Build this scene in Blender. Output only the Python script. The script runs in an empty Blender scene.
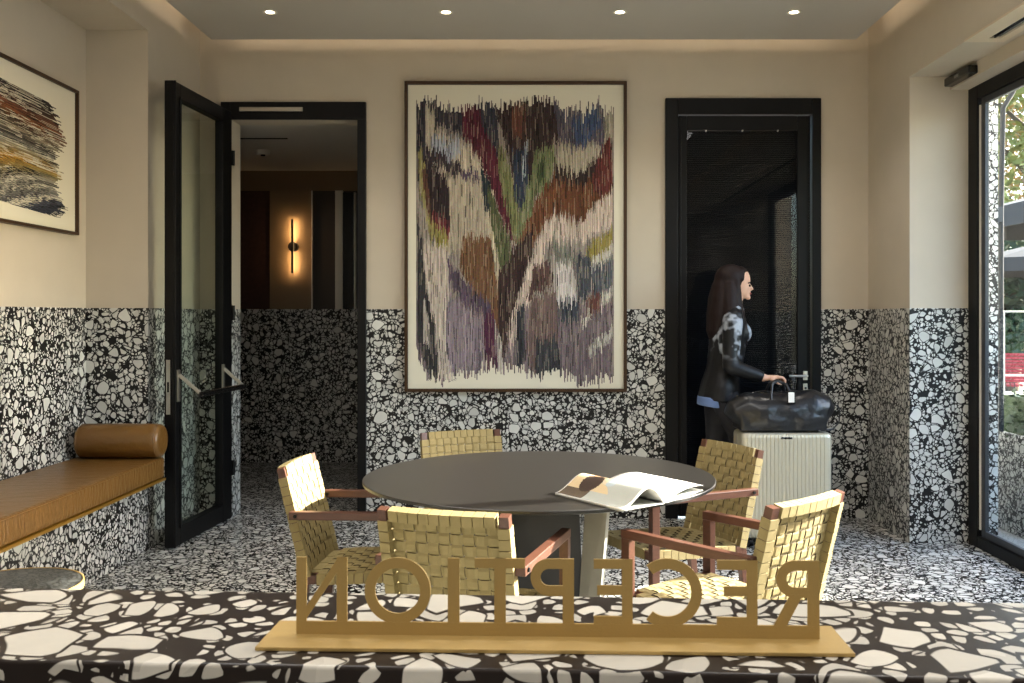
import bpy, bmesh, math, random
import numpy as np
from mathutils import Vector, Matrix
PI = math.pi
random.seed(7)
C = bpy.context.scene.collection
H = 1.375; F = 954.0; VX = 534.0; VY = 316.5
def P(px, py, Y): return Vector(((px - VX) / F * Y, Y, H - (py - VY) / F * Y))
def lin(c):
    return tuple(((v / 255) / 12.92 if v / 255 <= .04045 else ((v / 255 + .055) / 1.055) ** 2.4) for v in c)

# ------------------------------------------------------------------ mesh builder
class MB:
    def __init__(s): s.v = []; s.f = []; s.m = []; s.sm = []
    def add(s, vs, fs, mat=0, smooth=False):
        o = len(s.v); s.v += [tuple(v) for v in vs]
        for f in fs: s.f.append([o + i for i in f]); s.m.append(mat); s.sm.append(smooth)
    def hexa(s, c, mat=0):
        s.add(c, [(0, 3, 2, 1), (4, 5, 6, 7), (0, 1, 5, 4), (1, 2, 6, 5), (2, 3, 7, 6), (3, 0, 4, 7)], mat)
    def box(s, x0, x1, y0, y1, z0, z1, mat=0):
        s.hexa([(x0, y0, z0), (x1, y0, z0), (x1, y1, z0), (x0, y1, z0), (x0, y0, z1), (x1, y0, z1), (x1, y1, z1), (x0, y1, z1)], mat)
    def bar(s, a, b, w, h, up=(0, 0, 1), mat=0):
        a = Vector(a); b = Vector(b); d = (b - a).normalized(); up = Vector(up)
        r = d.cross(up).normalized(); u = r.cross(d).normalized()
        c = []
        for p in (a, b):
            c += [p - r * w / 2 - u * h / 2, p + r * w / 2 - u * h / 2, p + r * w / 2 + u * h / 2, p - r * w / 2 + u * h / 2]
        s.hexa(c, mat)
    def tube(s, pts, rad, n=12, sy=1.0, mat=0, smooth=True, up=(0, 1, 0)):
        pts = [Vector(p) for p in pts]
        if not hasattr(rad, '__len__'): rad = [rad] * len(pts)
        rings = []; up = Vector(up)
        for i, p in enumerate(pts):
            d = (pts[min(i + 1, len(pts) - 1)] - pts[max(i - 1, 0)])
            d = d.normalized() if d.length > 1e-9 else Vector((0, 0, 1))
            r = d.cross(up)
            if r.length < 1e-3: r = d.cross(Vector((1, 0, 0)))
            r.normalize(); u = r.cross(d).normalized()
            rr = rad[i]; rx, ry = (rr if hasattr(rr, '__len__') else (rr, rr * sy))
            rings.append([p + r * rx * math.cos(2 * PI * k / n) + u * ry * math.sin(2 * PI * k / n) for k in range(n)])
        o = [v for r in rings for v in r]; fs = []
        for i in range(len(rings) - 1):
            for k in range(n):
                a = i * n + k; b = i * n + (k + 1) % n
                fs.append((a, b, b + n, a + n))
        s.add(o, fs, mat, smooth)
        s.add(rings[0], [tuple(range(n))[::-1]], mat); s.add(rings[-1], [tuple(range(n))], mat)
    def ball(s, c, r, n=14, m=9, mat=0):
        if not hasattr(r, '__len__'): r = (r, r, r)
        c = Vector(c); vs = [c + Vector((0, 0, r[2]))]; fs = []
        for i in range(1, m):
            t = PI * i / m
            for k in range(n):
                a = 2 * PI * k / n
                vs.append(c + Vector((r[0] * math.sin(t) * math.cos(a), r[1] * math.sin(t) * math.sin(a), r[2] * math.cos(t))))
        vs.append(c - Vector((0, 0, r[2])))
        for k in range(n): fs.append((0, 1 + k, 1 + (k + 1) % n))
        for i in range(m - 2):
            for k in range(n):
                a = 1 + i * n + k; b = 1 + i * n + (k + 1) % n
                fs.append((a, a + n, b + n, b))
        L = len(vs) - 1; o = 1 + (m - 2) * n
        for k in range(n): fs.append((L, o + (k + 1) % n, o + k))
        s.add(vs, fs, mat, True)
    def cyl(s, c, r, h, n=32, mat=0, r2=None, axis='z', smooth=True):
        c = Vector(c); r2 = r if r2 is None else r2
        ax = {'z': Vector((0, 0, 1)), 'y': Vector((0, 1, 0)), 'x': Vector((1, 0, 0))}[axis]
        s.tube([c, c + ax * h], [r, r2], n, mat=mat, smooth=smooth, up=(1, 0, 0) if axis != 'x' else (0, 1, 0))
    def prism(s, poly, y0, y1, mat=0, mapf=None):
        """poly in (x,z) extruded over y"""
        n = len(poly); mapf = mapf or (lambda x, y, z: (x, y, z))
        vs = [mapf(x, y0, z) for x, z in poly] + [mapf(x, y1, z) for x, z in poly]
        fs = [tuple(range(n)), tuple(range(2 * n - 1, n - 1, -1))] + [(i, i + n, (i + 1) % n + n, (i + 1) % n) for i in range(n)]
        s.add(vs, fs, mat)
    def build(s, name, mats, parent=None, bevel=0, seg=2):
        me = bpy.data.meshes.new(name); me.from_pydata(s.v, [], s.f)
        if not isinstance(mats, (list, tuple)): mats = [mats]
        for m in mats: me.materials.append(m)
        me.polygons.foreach_set('material_index', s.m); me.polygons.foreach_set('use_smooth', s.sm)
        bm = bmesh.new(); bm.from_mesh(me); bmesh.ops.recalc_face_normals(bm, faces=bm.faces); bm.to_mesh(me); bm.free()
        me.update()
        o = bpy.data.objects.new(name, me); C.objects.link(o)
        if parent: o.parent = parent
        if bevel:
            b = o.modifiers.new('bevel', 'BEVEL'); b.width = bevel; b.segments = seg; b.limit_method = 'ANGLE'; b.angle_limit = .6
            b.harden_normals = False
        return o

def empty(name, loc=(0, 0, 0), rz=0):
    o = bpy.data.objects.new(name, None); C.objects.link(o); o.location = loc; o.rotation_euler = (0, 0, rz); o.empty_display_size = .1
    return o
def tag(o, label=None, cat=None, group=None, kind=None):
    if label: o['label'] = label
    if cat: o['category'] = cat
    if group: o['group'] = group
    if kind: o['kind'] = kind
    return o
def struct(o): o['kind'] = 'structure'; return o
def copy_tree(o, parent=None):
    c = o.copy(); C.objects.link(c); c.parent = parent
    for ch in [x for x in bpy.data.objects if x.parent == o]: copy_tree(ch, c)
    return c
def smooth_blob(mb, name, mat, parent, voxel=.01, it=6, fac=.5):
    """fuse the overlapping volumes of mb into one continuous surface"""
    o = mb.build(name, mat, None)
    r = o.modifiers.new('r', 'REMESH'); r.mode = 'VOXEL'; r.voxel_size = voxel; r.use_smooth_shade = True
    s = o.modifiers.new('s', 'SMOOTH'); s.iterations = it; s.factor = fac
    dg = bpy.context.evaluated_depsgraph_get(); dg.update()
    me = bpy.data.meshes.new_from_object(o.evaluated_get(dg)); o.modifiers.clear(); o.data = me
    if not me.materials: me.materials.append(mat)
    for p in me.polygons: p.use_smooth = True
    if parent: o.parent = parent
    return o

# ------------------------------------------------------------------ materials
def newmat(name):
    m = bpy.data.materials.new(name); m.use_nodes = True; nt = m.node_tree
    return m, nt, nt.nodes['Principled BSDF']
def L(nt, a, b): nt.links.new(a, b)
def math_n(nt, op, a, b=None, clamp=False):
    n = nt.nodes.new('ShaderNodeMath'); n.operation = op; n.use_clamp = clamp
    for i, v in enumerate((a, b)):
        if v is None: continue
        if isinstance(v, (int, float)): n.inputs[i].default_value = v
        else: L(nt, v, n.inputs[i])
    return n.outputs[0]
def mixc(nt, fac, a, b):
    n = nt.nodes.new('ShaderNodeMix'); n.data_type = 'RGBA'
    for i, v in ((0, fac), (6, a), (7, b)):
        if isinstance(v, (int, float)): n.inputs[i].default_value = v
        elif isinstance(v, tuple): n.inputs[i].default_value = (*v[:3], 1)
        else: L(nt, v, n.inputs[i])
    return n.outputs[2]
def simple(name, col, rough=.5, metal=0, noise=0, nscale=30, bump=0, bscale=200, coat=0, spec=None, stretch=(1, 1, 1), sheen=0):
    m, nt, b = newmat(name); c = lin(col)
    b.inputs['Base Color'].default_value = (*c, 1); b.inputs['Roughness'].default_value = rough; b.inputs['Metallic'].default_value = metal
    if coat: b.inputs['Coat Weight'].default_value = coat; b.inputs['Coat Roughness'].default_value = .15
    if spec is not None: b.inputs['Specular IOR Level'].default_value = spec
    if sheen: b.inputs['Sheen Weight'].default_value = sheen
    tc = nt.nodes.new('ShaderNodeTexCoord'); mp = nt.nodes.new('ShaderNodeMapping'); L(nt, tc.outputs['Object'], mp.inputs[0]); mp.inputs['Scale'].default_value = stretch
    if noise:
        n = nt.nodes.new('ShaderNodeTexNoise'); n.inputs['Scale'].default_value = nscale; n.inputs['Detail'].default_value = 4; L(nt, mp.outputs[0], n.inputs['Vector'])
        L(nt, mixc(nt, n.outputs['Fac'], tuple(v * (1 - noise) for v in c), tuple(min(1, v * (1 + noise)) for v in c)), b.inputs['Base Color'])
    if bump:
        n = nt.nodes.new('ShaderNodeTexNoise'); n.inputs['Scale'].default_value = bscale; n.inputs['Detail'].default_value = 3; L(nt, mp.outputs[0], n.inputs['Vector'])
        bp = nt.nodes.new('ShaderNodeBump'); bp.inputs['Strength'].default_value = bump; bp.inputs['Distance'].default_value = .002 if bscale > 60 else .008
        L(nt, n.outputs['Fac'], bp.inputs['Height']); L(nt, bp.outputs[0], b.inputs['Normal'])
    return m
def terrazzo(name, s=1.0, rough=.35, light=(228, 228, 222), dark=(15, 14, 14), keep=(.42, .72, .8), spec=.3, eds=(.05, .052, .06)):
    m, nt, b = newmat(name)
    tc = nt.nodes.new('ShaderNodeTexCoord')
    nz = nt.nodes.new('ShaderNodeTexNoise'); nz.inputs['Scale'].default_value = 9 * s; nz.inputs['Detail'].default_value = 1; L(nt, tc.outputs['Object'], nz.inputs['Vector'])
    v1 = nt.nodes.new('ShaderNodeVectorMath'); v1.operation = 'SUBTRACT'; L(nt, nz.outputs['Color'], v1.inputs[0]); v1.inputs[1].default_value = (.5, .5, .5)
    v2 = nt.nodes.new('ShaderNodeVectorMath'); v2.operation = 'SCALE'; L(nt, v1.outputs[0], v2.inputs[0]); v2.inputs['Scale'].default_value = .05 / s
    v3 = nt.nodes.new('ShaderNodeVectorMath'); v3.operation = 'ADD'; L(nt, v2.outputs[0], v3.inputs[0]); L(nt, tc.outputs['Object'], v3.inputs[1])
    inv = None; total = None; hue = None
    for i, (sc, kp, ed, rr) in enumerate(((12.5 * s, keep[0] * .8, eds[0], .44), (24 * s, keep[1], eds[1], .44), (48 * s, keep[2], eds[2], .44))):
        a = nt.nodes.new('ShaderNodeTexVoronoi'); a.feature = 'F1'; a.inputs['Scale'].default_value = sc; L(nt, v3.outputs[0], a.inputs['Vector'])
        e = nt.nodes.new('ShaderNodeTexVoronoi'); e.feature = 'DISTANCE_TO_EDGE'; e.inputs['Scale'].default_value = sc; L(nt, v3.outputs[0], e.inputs['Vector'])
        sp = nt.nodes.new('ShaderNodeSeparateColor'); L(nt, a.outputs['Color'], sp.inputs[0])
        kk = math_n(nt, 'LESS_THAN', sp.outputs[0], kp)
        rnd = math_n(nt, 'SUBTRACT', e.outputs['Distance'], math_n(nt, 'MULTIPLY', math_n(nt, 'POWER', a.outputs['Distance'], 2.0), rr)); st = math_n(nt, 'MULTIPLY', math_n(nt, 'MULTIPLY', math_n(nt, 'SUBTRACT', rnd, ed - .02), 40, True), kk)
        grown = math_n(nt, 'MULTIPLY', math_n(nt, 'GREATER_THAN', rnd, ed - .085), kk)
        if inv is None: total = st; inv = math_n(nt, 'SUBTRACT', 1.0, grown); hue = math_n(nt, 'MULTIPLY', sp.outputs[1], kk)
        else:
            total = math_n(nt, 'ADD', total, math_n(nt, 'MULTIPLY', st, inv))
            hue = math_n(nt, 'ADD', hue, math_n(nt, 'MULTIPLY', math_n(nt, 'MULTIPLY', sp.outputs[1], kk), inv))
            inv = math_n(nt, 'MULTIPLY', inv, math_n(nt, 'SUBTRACT', 1.0, grown))
    li = lin(light)
    fine = nt.nodes.new('ShaderNodeTexNoise'); fine.inputs['Scale'].default_value = 40; fine.inputs['Detail'].default_value = 5; L(nt, tc.outputs['Object'], fine.inputs['Vector'])
    chip = mixc(nt, hue, li, tuple(v * .72 for v in li))
    chip = mixc(nt, math_n(nt, 'MULTIPLY', fine.outputs['Fac'], .35), chip, tuple(v * .6 for v in li))
    dk = mixc(nt, fine.outputs['Fac'], lin(dark), tuple(v * 1.6 for v in lin(dark)))
    L(nt, mixc(nt, total, dk, chip), b.inputs['Base Color'])
    b.inputs['Roughness'].default_value = rough; b.inputs['Specular IOR Level'].default_value = spec
    return m
def emis(name, col, st):
    m, nt, b = newmat(name); b.inputs['Base Color'].default_value = (0, 0, 0, 1)
    b.inputs['Emission Color'].default_value = (*lin(col), 1); b.inputs['Emission Strength'].default_value = st; return m
def glassmat(name, tint=(.93, .97, .95), refl=1.0, ior=1.5):
    m, nt, b = newmat(name); nt.nodes.remove(b); out = nt.nodes['Material Output']
    t = nt.nodes.new('ShaderNodeBsdfTransparent'); t.inputs[0].default_value = (*tint, 1)
    g = nt.nodes.new('ShaderNodeBsdfGlossy'); g.inputs['Roughness'].default_value = 0.01
    lw = nt.nodes.new('ShaderNodeLayerWeight'); geo = nt.nodes.new('ShaderNodeNewGeometry')
    fr = math_n(nt, 'ADD', math_n(nt, 'MULTIPLY', math_n(nt, 'POWER', lw.outputs['Facing'], 5.0), .9), .045)
    fr = math_n(nt, 'MULTIPLY', math_n(nt, 'MULTIPLY', fr, refl, True), math_n(nt, 'SUBTRACT', 1.0, geo.outputs['Backfacing']))
    mx = nt.nodes.new('ShaderNodeMixShader'); L(nt, fr, mx.inputs[0]); L(nt, t.outputs[0], mx.inputs[1]); L(nt, g.outputs[0], mx.inputs[2])
    L(nt, mx.outputs[0], out.inputs[0]); return m
def wood(name, col, rough=.4):
    m, nt, b = newmat(name); c = lin(col)
    tc = nt.nodes.new('ShaderNodeTexCoord'); mp = nt.nodes.new('ShaderNodeMapping'); mp.inputs['Scale'].default_value = (60, 8, 60); L(nt, tc.outputs['Object'], mp.inputs[0])
    n = nt.nodes.new('ShaderNodeTexNoise'); n.inputs['Scale'].default_value = 2; n.inputs['Detail'].default_value = 5; L(nt, mp.outputs[0], n.inputs['Vector'])
    L(nt, mixc(nt, n.outputs['Fac'], tuple(v * .6 for v in c), tuple(v * 1.35 for v in c)), b.inputs['Base Color']); b.inputs['Roughness'].default_value = rough
    return m
def paper_col(name):
    m, nt, b = newmat(name); a = nt.nodes.new('ShaderNodeVertexColor'); a.layer_name = 'col'
    L(nt, a.outputs['Color'], b.inputs['Base Color']); b.inputs['Roughness'].default_value = .75; b.inputs['Specular IOR Level'].default_value = .2
    return m

M = {}
M['terr'] = terrazzo('terrazzo_wall', 1.12, .4)
M['terr_floor'] = terrazzo('terrazzo_floor', 1.25, .22, keep=(.4, .8, .85))
M['terr_top'] = terrazzo('terrazzo_counter', .85, .33, light=(214, 210, 200), dark=(28, 21, 18), keep=(.6, .74, .75), eds=(.075, .07, .07))
M['wall'] = simple('wall_covering', (200, 189, 171), .85, noise=.05, nscale=6, bump=.5, bscale=350)
M['ceil'] = simple('ceiling_paint', (196, 190, 180), .8, noise=.02, nscale=3)
M['coveup'] = simple('cove_paint', (215, 200, 175), .8)
M['white'] = simple('white_paint', (222, 218, 205), .7)
M['black'] = simple('black_metal', (11, 11, 12), .45, metal=.0, bump=.1, bscale=400, spec=.22)
M['blackgloss'] = simple('black_plastic', (16, 16, 17), .25)
M['chrome'] = simple('brushed_steel', (190, 188, 182), .28, metal=1)
M['brass'] = simple('brushed_brass', (176, 148, 90), .5, metal=.3, noise=.06, nscale=8, bump=.15, bscale=300, stretch=(1, 12, 1))
M['gold'] = simple('gold_trim', (196, 150, 62), .35, metal=.8)
M['bronze'] = simple('bronze_frame', (66, 44, 24), .45, metal=.4, noise=.2, nscale=20)
M['leather'] = simple('tan_leather', (112, 80, 37), .34, noise=.16, nscale=5, bump=1.0, bscale=22, stretch=(.6, 2.2, .6), coat=.1)
M['leather2'] = simple('tan_leather_bolster', (110, 77, 34), .3, noise=.14, nscale=7, bump=.5, bscale=30, coat=.15)
M['wood'] = wood('red_brown_wood', (82, 50, 37), .38)
M['web'] = simple('khaki_webbing', (140, 125, 82), .75, noise=.1, nscale=60, bump=.5, bscale=900)
M['webshade'] = simple('webbing_edge_shade', (58, 46, 28), .9)  # dark strap sides: shade between the woven straps put into colour
M['tabletop'] = simple('dark_bronze_top', (27, 25, 23), .33, noise=.12, nscale=2, bump=.05, bscale=120)
M['tablebase'] = simple('dark_metal_base', (44, 45, 48), .4)
M['tablebase_sunlit'] = simple('metal_base_sunlit', (158, 156, 146), .45, metal=.1, noise=.1, nscale=20)  # paler copy of the base metal: sunlight put into its colour
M['glass'] = glassmat('clear_glass', (.96, .98, .97))
M['glassg'] = glassmat('greenish_glass', (.92, .95, .92), 1.1)
M['glassd'] = glassmat('door_glass', (.7, .72, .75), .5)
M['blind'] = simple('dark_blind', (25, 26, 31), .6)
M['alu'] = simple('champagne_aluminium', (205, 200, 180), .38, metal=.55, noise=.04, nscale=10)
M['bagl'] = simple('black_leather', (24, 25, 28), .3, noise=.2, nscale=8, bump=.5, bscale=30, coat=.05)
M['skin'] = simple('skin', (222, 176, 150), .5, noise=.04, nscale=20)
M['lips'] = simple('lips', (165, 85, 80), .45)
M['hair'] = simple('dark_auburn_hair', (27, 14, 13), .6, spec=.25, noise=.35, nscale=60, stretch=(1, 1, .1), bump=.6, bscale=120)
M['jeans'] = simple('black_trousers', (24, 24, 30), .8)
M['denim'] = simple('blue_shirt', (110, 135, 185), .8)
M['shoe'] = simple('black_shoe', (18, 18, 18), .35)
M['eye'] = simple('eye_dark', (30, 22, 18), .2)
M['paper'] = simple('art_paper', (226, 220, 200), .85)
M['page'] = simple('page_white', (235, 233, 228), .5)
M['art'] = paper_col('artwork_colours')
def jacket():
    m, nt, b = newmat('sequin_jacket'); tc = nt.nodes.new('ShaderNodeTexCoord'); n = nt.nodes.new('ShaderNodeTexNoise')
    n.inputs['Scale'].default_value = 11; n.inputs['Detail'].default_value = 2; L(nt, tc.outputs['Object'], n.inputs['Vector'])
    f = math_n(nt, 'MULTIPLY', math_n(nt, 'SUBTRACT', n.outputs['Fac'], .47), 12, True); sx = nt.nodes.new('ShaderNodeSeparateXYZ'); L(nt, tc.outputs['Object'], sx.inputs[0]); f = math_n(nt, 'MULTIPLY', f, math_n(nt, 'MULTIPLY', math_n(nt, 'SUBTRACT', sx.outputs[2], 1.10), 12, True))
    L(nt, mixc(nt, f, lin((19, 19, 22)), lin((158, 165, 176))), b.inputs['Base Color']); b.inputs['Roughness'].default_value = .45; b.inputs['Specular IOR Level'].default_value = .3
    return m
M['jacket'] = jacket()
M['jackdark'] = simple('black_jacket', (24, 24, 27), .5, noise=.2, nscale=20)
M['corr_wall'] = simple('corridor_panel', (120, 100, 76), .6)
M['corr_dark'] = simple('corridor_dark_panel', (52, 44, 38), .5)
M['corr_brick'] = simple('corridor_red_brick', (60, 34, 26), .8, noise=.5, nscale=25)
M['pipe'] = simple('grey_painted_pipe', (50, 52, 55), .8, spec=.2)
M['leaf'] = simple('hedge_leaves', (48, 66, 38), .7, noise=.5, nscale=12)
M['leafy'] = simple('autumn_leaves', (112, 116, 58), .7, noise=.45, nscale=3)
M['leafo'] = simple('orange_leaves', (140, 112, 56), .6, noise=.45, nscale=3)
M['bark'] = simple('bark', (84, 72, 60), .9, noise=.3, nscale=8)
M['pave'] = simple('paving', (150, 148, 142), .8, noise=.12, nscale=3)
M['parasol'] = simple('grey_canvas', (40, 37, 36), .8)
M['red'] = simple('red_cord', (140, 36, 46), .55)
M['fac'] = simple('pale_facade', (196, 186, 168), .85, noise=.08, nscale=1)
M['win_dark'] = simple('facade_window', (60, 70, 78), .15)

# ------------------------------------------------------------------ ROOM
XL, XR, YB = -2.28, 2.28, 6.51
XN = -2.646; YN = 5.635; XW = 2.634; YP = 5.79
DADO = 1.425; CZ = 3.233; TOPZ = 3.48; YF = -2.6
def wbox(mb, x0, x1, y0, y1, z0, z1):
    if z0 < DADO < z1:
        mb.box(x0, x1, y0, y1, z0, DADO, 1); mb.box(x0, x1, y0, y1, DADO, z1, 0)
    else: mb.box(x0, x1, y0, y1, z0, z1, 1 if z1 <= DADO else 0)
mb = MB(); mb.box(-3.7, 2.68, YF, 9.2, -.12, 0); struct(mb.build('floor', M['terr_floor']))
D1 = (-2.065, -1.143, 2.72); D2 = (.894, 1.952, 2.86)
mb = MB()
for x0, x1, z0, z1 in ((-3.7, D1[0], 0, TOPZ), (D1[0], D1[1], D1[2], TOPZ), (D1[1], D2[0], 0, TOPZ), (D2[0], D2[1], D2[2], TOPZ), (D2[1], 2.72, 0, TOPZ)):
    wbox(mb, x0, x1, YB, YB + .2, z0, z1)
struct(mb.build('wall_back', [M['wall'], M['terr']]))
mb = MB(); wbox(mb, -2.9, XL, YN, YB, 0, TOPZ); wbox(mb, -2.9, XN, YF, YN, 0, TOPZ); mb.box(XN, XL, YF, YN, 3.067, TOPZ, 0)
struct(mb.build('wall_left', [M['wall'], M['terr']]))
mb = MB(); wbox(mb, XR, 2.72, YP, YB, 0, TOPZ); mb.box(XR, 2.9, YF, YP, 2.83, TOPZ, 0); mb.box(2.525, 2.9, YF, YP, 2.75, 2.83, 0)
wbox(mb, 2.634, 2.9, YF, 2.3, 0, 2.75)
struct(mb.build('wall_right', [M['wall'], M['terr']]))
mb = MB(); mb.box(2.72, 2.885, 5.93, 7.4, 0, 3.6, 0); struct(mb.build('wall_facade', [M['terr']]))
mb = MB(); wbox(mb, -2.9, 2.9, YF - .2, YF, 0, TOPZ)
struct(mb.build('wall_front', [M['wall'], M['terr']]))
mb = MB(); mb.box(-2.165, 2.157, YF, 6.40, CZ, CZ + .05, 0); mb.box(-2.12, 2.11, YF, 6.355, CZ + .05, CZ + .07, 0)
struct(mb.build('ceiling', [M['ceil']]))
mb = MB(); mb.box(-3.7, 2.9, YF - .2, 6.75, TOPZ, TOPZ + .1); struct(mb.build('ceiling_upper', [M['coveup']]))
# soffit air slot and access plate over the window
mb = MB(); mb.box(2.262, 2.36, 1.0, 5.02, 2.818, 2.8299); mb.box(2.42, 2.47, 1.0, 5.02, 2.818, 2.8299); mb.box(2.36, 2.42, 4.95, 5.02, 2.818, 2.8299)
mb.box(2.36, 2.42, 1.0, 4.95, 2.827, 2.8299, 1); mb.box(2.387, 2.393, 1.0, 4.95, 2.819, 2.827, 1)
v = mb.build('slot_vent', [M['coveup'], M['blackgloss']], bevel=.001)
tag(v, 'white plate with a dark air slot in the soffit over the window', 'air vent')
# motion sensor
t = empty('motion_sensor', (2.497, 5.585, 2.757)); tag(t, 'small black box sensor above the corner of the black window frame', 'sensor')
mb = MB(); mb.box(-.027, .027, -.165, .165, 0, .05); mb.build('housing', M['blackgloss'], t, bevel=.008, seg=3)
mb = MB(); mb.box(-.0285, -.0265, -.03, .02, .018, .032); mb.build('lens', M['chrome'], t)

# ---- window_1 (right)
w = struct(empty('window_1', (0, 0, 0)))
mb = MB(); x0, x1 = 2.634, 2.70
mb.box(x0, x1, 5.67, YP, 0, 2.75); mb.box(x0, x1, 2.3, 5.67, 2.67, 2.75); mb.box(x0, x1, 2.3, 5.67, 0, .07); mb.box(x0, x1, 2.3, 2.4, .07, 2.67)
struct(mb.build('window_frame', M['black'], w, bevel=.004))
def sash(y0, y1, x):
    mb = MB(); s = .045
    mb.box(x, x + .025, y0, y0 + s, .07, 2.67); mb.box(x, x + .025, y1 - s, y1, .07, 2.67); mb.box(x, x + .025, y0 + s, y1 - s, .07, .11); mb.box(x, x + .025, y0 + s, y1 - s, 2.63, 2.67)
    o = struct(mb.build('window_sash', simple_sash, w, bevel=.003))
    g = MB(); g.box(x + .010, x + .016, y0 + s, y1 - s, .11, 2.63); struct(g.build('pane', M['glass'], o))
simple_sash = simple('dark_grey_sash', (52, 55, 60), .4)
for a, b in ((4.2, 5.655), (2.4, 4.2)): sash(a, b, 2.652)
mb = MB(); mb.box(2.645, 2.652, 5.655, 5.668, .11, 2.63); struct(mb.build('window_seal', M['white'], w))
# ---- door_1 : glazed leaf standing open
d = struct(empty('door_1')); fx0, fx1, fz = D1
mb = MB(); mb.box(-2.13, fx0, YB - .03, YB + .0, 0, 2.834); mb.box(fx1 - .058, fx1, YB - .03, YB + .06, 0, 2.715)
mb.box(fx0, fx1, YB - .03, YB, 2.715, 2.834); 
struct(mb.build('door_frame', M['black'], d, bevel=.003))
mb = MB(); mb.box(-2.0, -1.57, YB - .042, YB - .028, 2.768, 2.796); struct(mb.build('closer_rail', M['chrome'], d, bevel=.003))
# leaf frame in local coords: s along leaf (0 near end .. LW hinge), thickness t
A = Vector((-2.170, 5.60, 0)); B = Vector((-2.105, 6.475, 0)); dv = (B - A).normalized(); nv = Vector((dv.y, -dv.x, 0))  # nv to the right (+x)
LW = (B - A).length; TH = .056; LZ0, LZ1 = .015, 2.762
def leafmap(s, t, z): q = A + dv * s + nv * t; return (q.x, q.y, z)
def lbox(mb, s0, s1, t0, t1, z0, z1, mat=0):
    mb.hexa([leafmap(s0, t0, z0), leafmap(s1, t0, z0), leafmap(s1, t1, z0), leafmap(s0, t1, z0), leafmap(s0, t0, z1), leafmap(s1, t0, z1), leafmap(s1, t1, z1), leafmap(s0, t1, z1)], mat)
mb = MB(); S1, S2 = .095, .15
lbox(mb, 0, S1, 0, TH, LZ0, LZ1); lbox(mb, LW - S2, LW, 0, TH, LZ0, LZ1); lbox(mb, S1, LW - S2, 0, TH, LZ0, LZ0 + .11); lbox(mb, S1, LW - S2, 0, TH, LZ1 - .09, LZ1)
lbox(mb, .0, .012, TH, TH + .012, LZ0, LZ1); lbox(mb, S1 - .018, S1, TH, TH + .008, LZ0 + .1, LZ1 - .08)
leaf = struct(mb.build('door_leaf', M['black'], d, bevel=.003))
mb = MB(); lbox(mb, S1, LW - S2, .02, .028, LZ0 + .11, LZ1 - .09); struct(mb.build('pane', M['glassg'], leaf))
mb = MB(); lbox(mb, -.003, 0.0, .012, .036, .80, 1.12); lbox(mb, -.004, -.003, .018, .03, .93, .99, 1); mb.box(*(0, 0, 0, 0, 0, 0)) if False else None
struct(mb.build('lock_plate', [M['chrome'], M['blackgloss']], leaf))
mb = MB()
for s in (.05, LW - .16):
    lbox(mb, s - .018, s + .018, TH, TH + .012, .87, 1.06)
    a = Vector(leafmap(s, TH + .01, 1.03)); b = Vector(leafmap(s + .05, TH + .12, .915)); mb.bar(a, b, .014, .022)
pb = struct(mb.build('push_bar_arm', simple('worn_steel', (150, 146, 136), .4, metal=.9), leaf, bevel=.003))
mb = MB(); mb.tube([leafmap(.09, TH + .122, .91), leafmap(LW - .10, TH + .122, .91)], .017, 14); struct(mb.build('push_bar', M['blackgloss'], leaf))
mb = MB()
for z in (.3, 1.35, 2.4): mb.cyl(leafmap(LW + .005, TH + .008, z), .011, .1)
struct(mb.build('hinge', M['black'], leaf))

# ---- door_2 : dark door with a blind behind its glass
d = struct(empty('door_2')); x0, x1, fz = D2
mb = MB(); mb.box(x0, x0 + .085, YB - .03, YB + .08, 0, fz); mb.box(x1 - .06, x1, YB - .03, YB + .08, 0, fz); mb.box(x0 + .085, x1 - .06, YB - .03, YB + .08, fz - .11, fz)
struct(mb.build('door_frame', M['black'], d, bevel=.004))
lx0, lx1, lz1 = x0 + .09, x1 - .065, fz - .115
mb = MB(); a0, a1 = lx0 + .06, lx1 - .09; mb.box(lx0, a0, YB + .0, YB + .05, .01, lz1); mb.box(a1, lx1, YB, YB + .05, .01, lz1); mb.box(a0, a1, YB, YB + .05, .01, .14); mb.box(a0, a1, YB, YB + .05, lz1 - .1, lz1)
for (p, q, r_, s_) in ((lx0 + .01, lx0 + .02, .02, lz1 - .01), (lx1 - .02, lx1 - .01, .02, lz1 - .01)): mb.box(p, q, YB - .008, YB, r_, s_)
leaf2 = struct(mb.build('door_leaf', M['black'], d, bevel=.004))
mb = MB(); mb.box(a0, a1, YB + .012, YB + .017, .14, lz1 - .1); struct(mb.build('pane', M['glassd'], leaf2))
mb = MB(); z = .15
while z < lz1 - .12:
    mb.hexa([(a0 + .005, YB + .030, z), (a1 - .005, YB + .030, z), (a1 - .005, YB + .040, z + .006), (a0 + .005, YB + .040, z + .006),
             (a0 + .005, YB + .030, z + .0012), (a1 - .005, YB + .030, z + .0012), (a1 - .005, YB + .040, z + .0072), (a0 + .005, YB + .040, z + .0072)]); z += .0145
for q in (.12, .5, .88): x = a0 + (a1 - a0) * q; mb.box(x - .001, x + .001, YB + .027, YB + .029, .14, lz1 - .1)
mb.box(a0, a1, YB + .045, YB + .05, .14, lz1 - .1)
struct(mb.build('venetian_blind', M['blind'], leaf2))
mb = MB(); mb.box(a0 + .01, a1 - .01, YB - .006, YB + .004, lz1 - .108, lz1 - .10)
struct(mb.build('top_rail', M['blackgloss'], leaf2))
for q in (.17, .50, .82):
    mb = MB(); mb.cyl((a0 + (a1 - a0) * q, YB - .012, lz1 - .104), .006, .012, 12, axis='y'); struct(mb.build('rail_clip', M['chrome'], leaf2))
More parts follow.
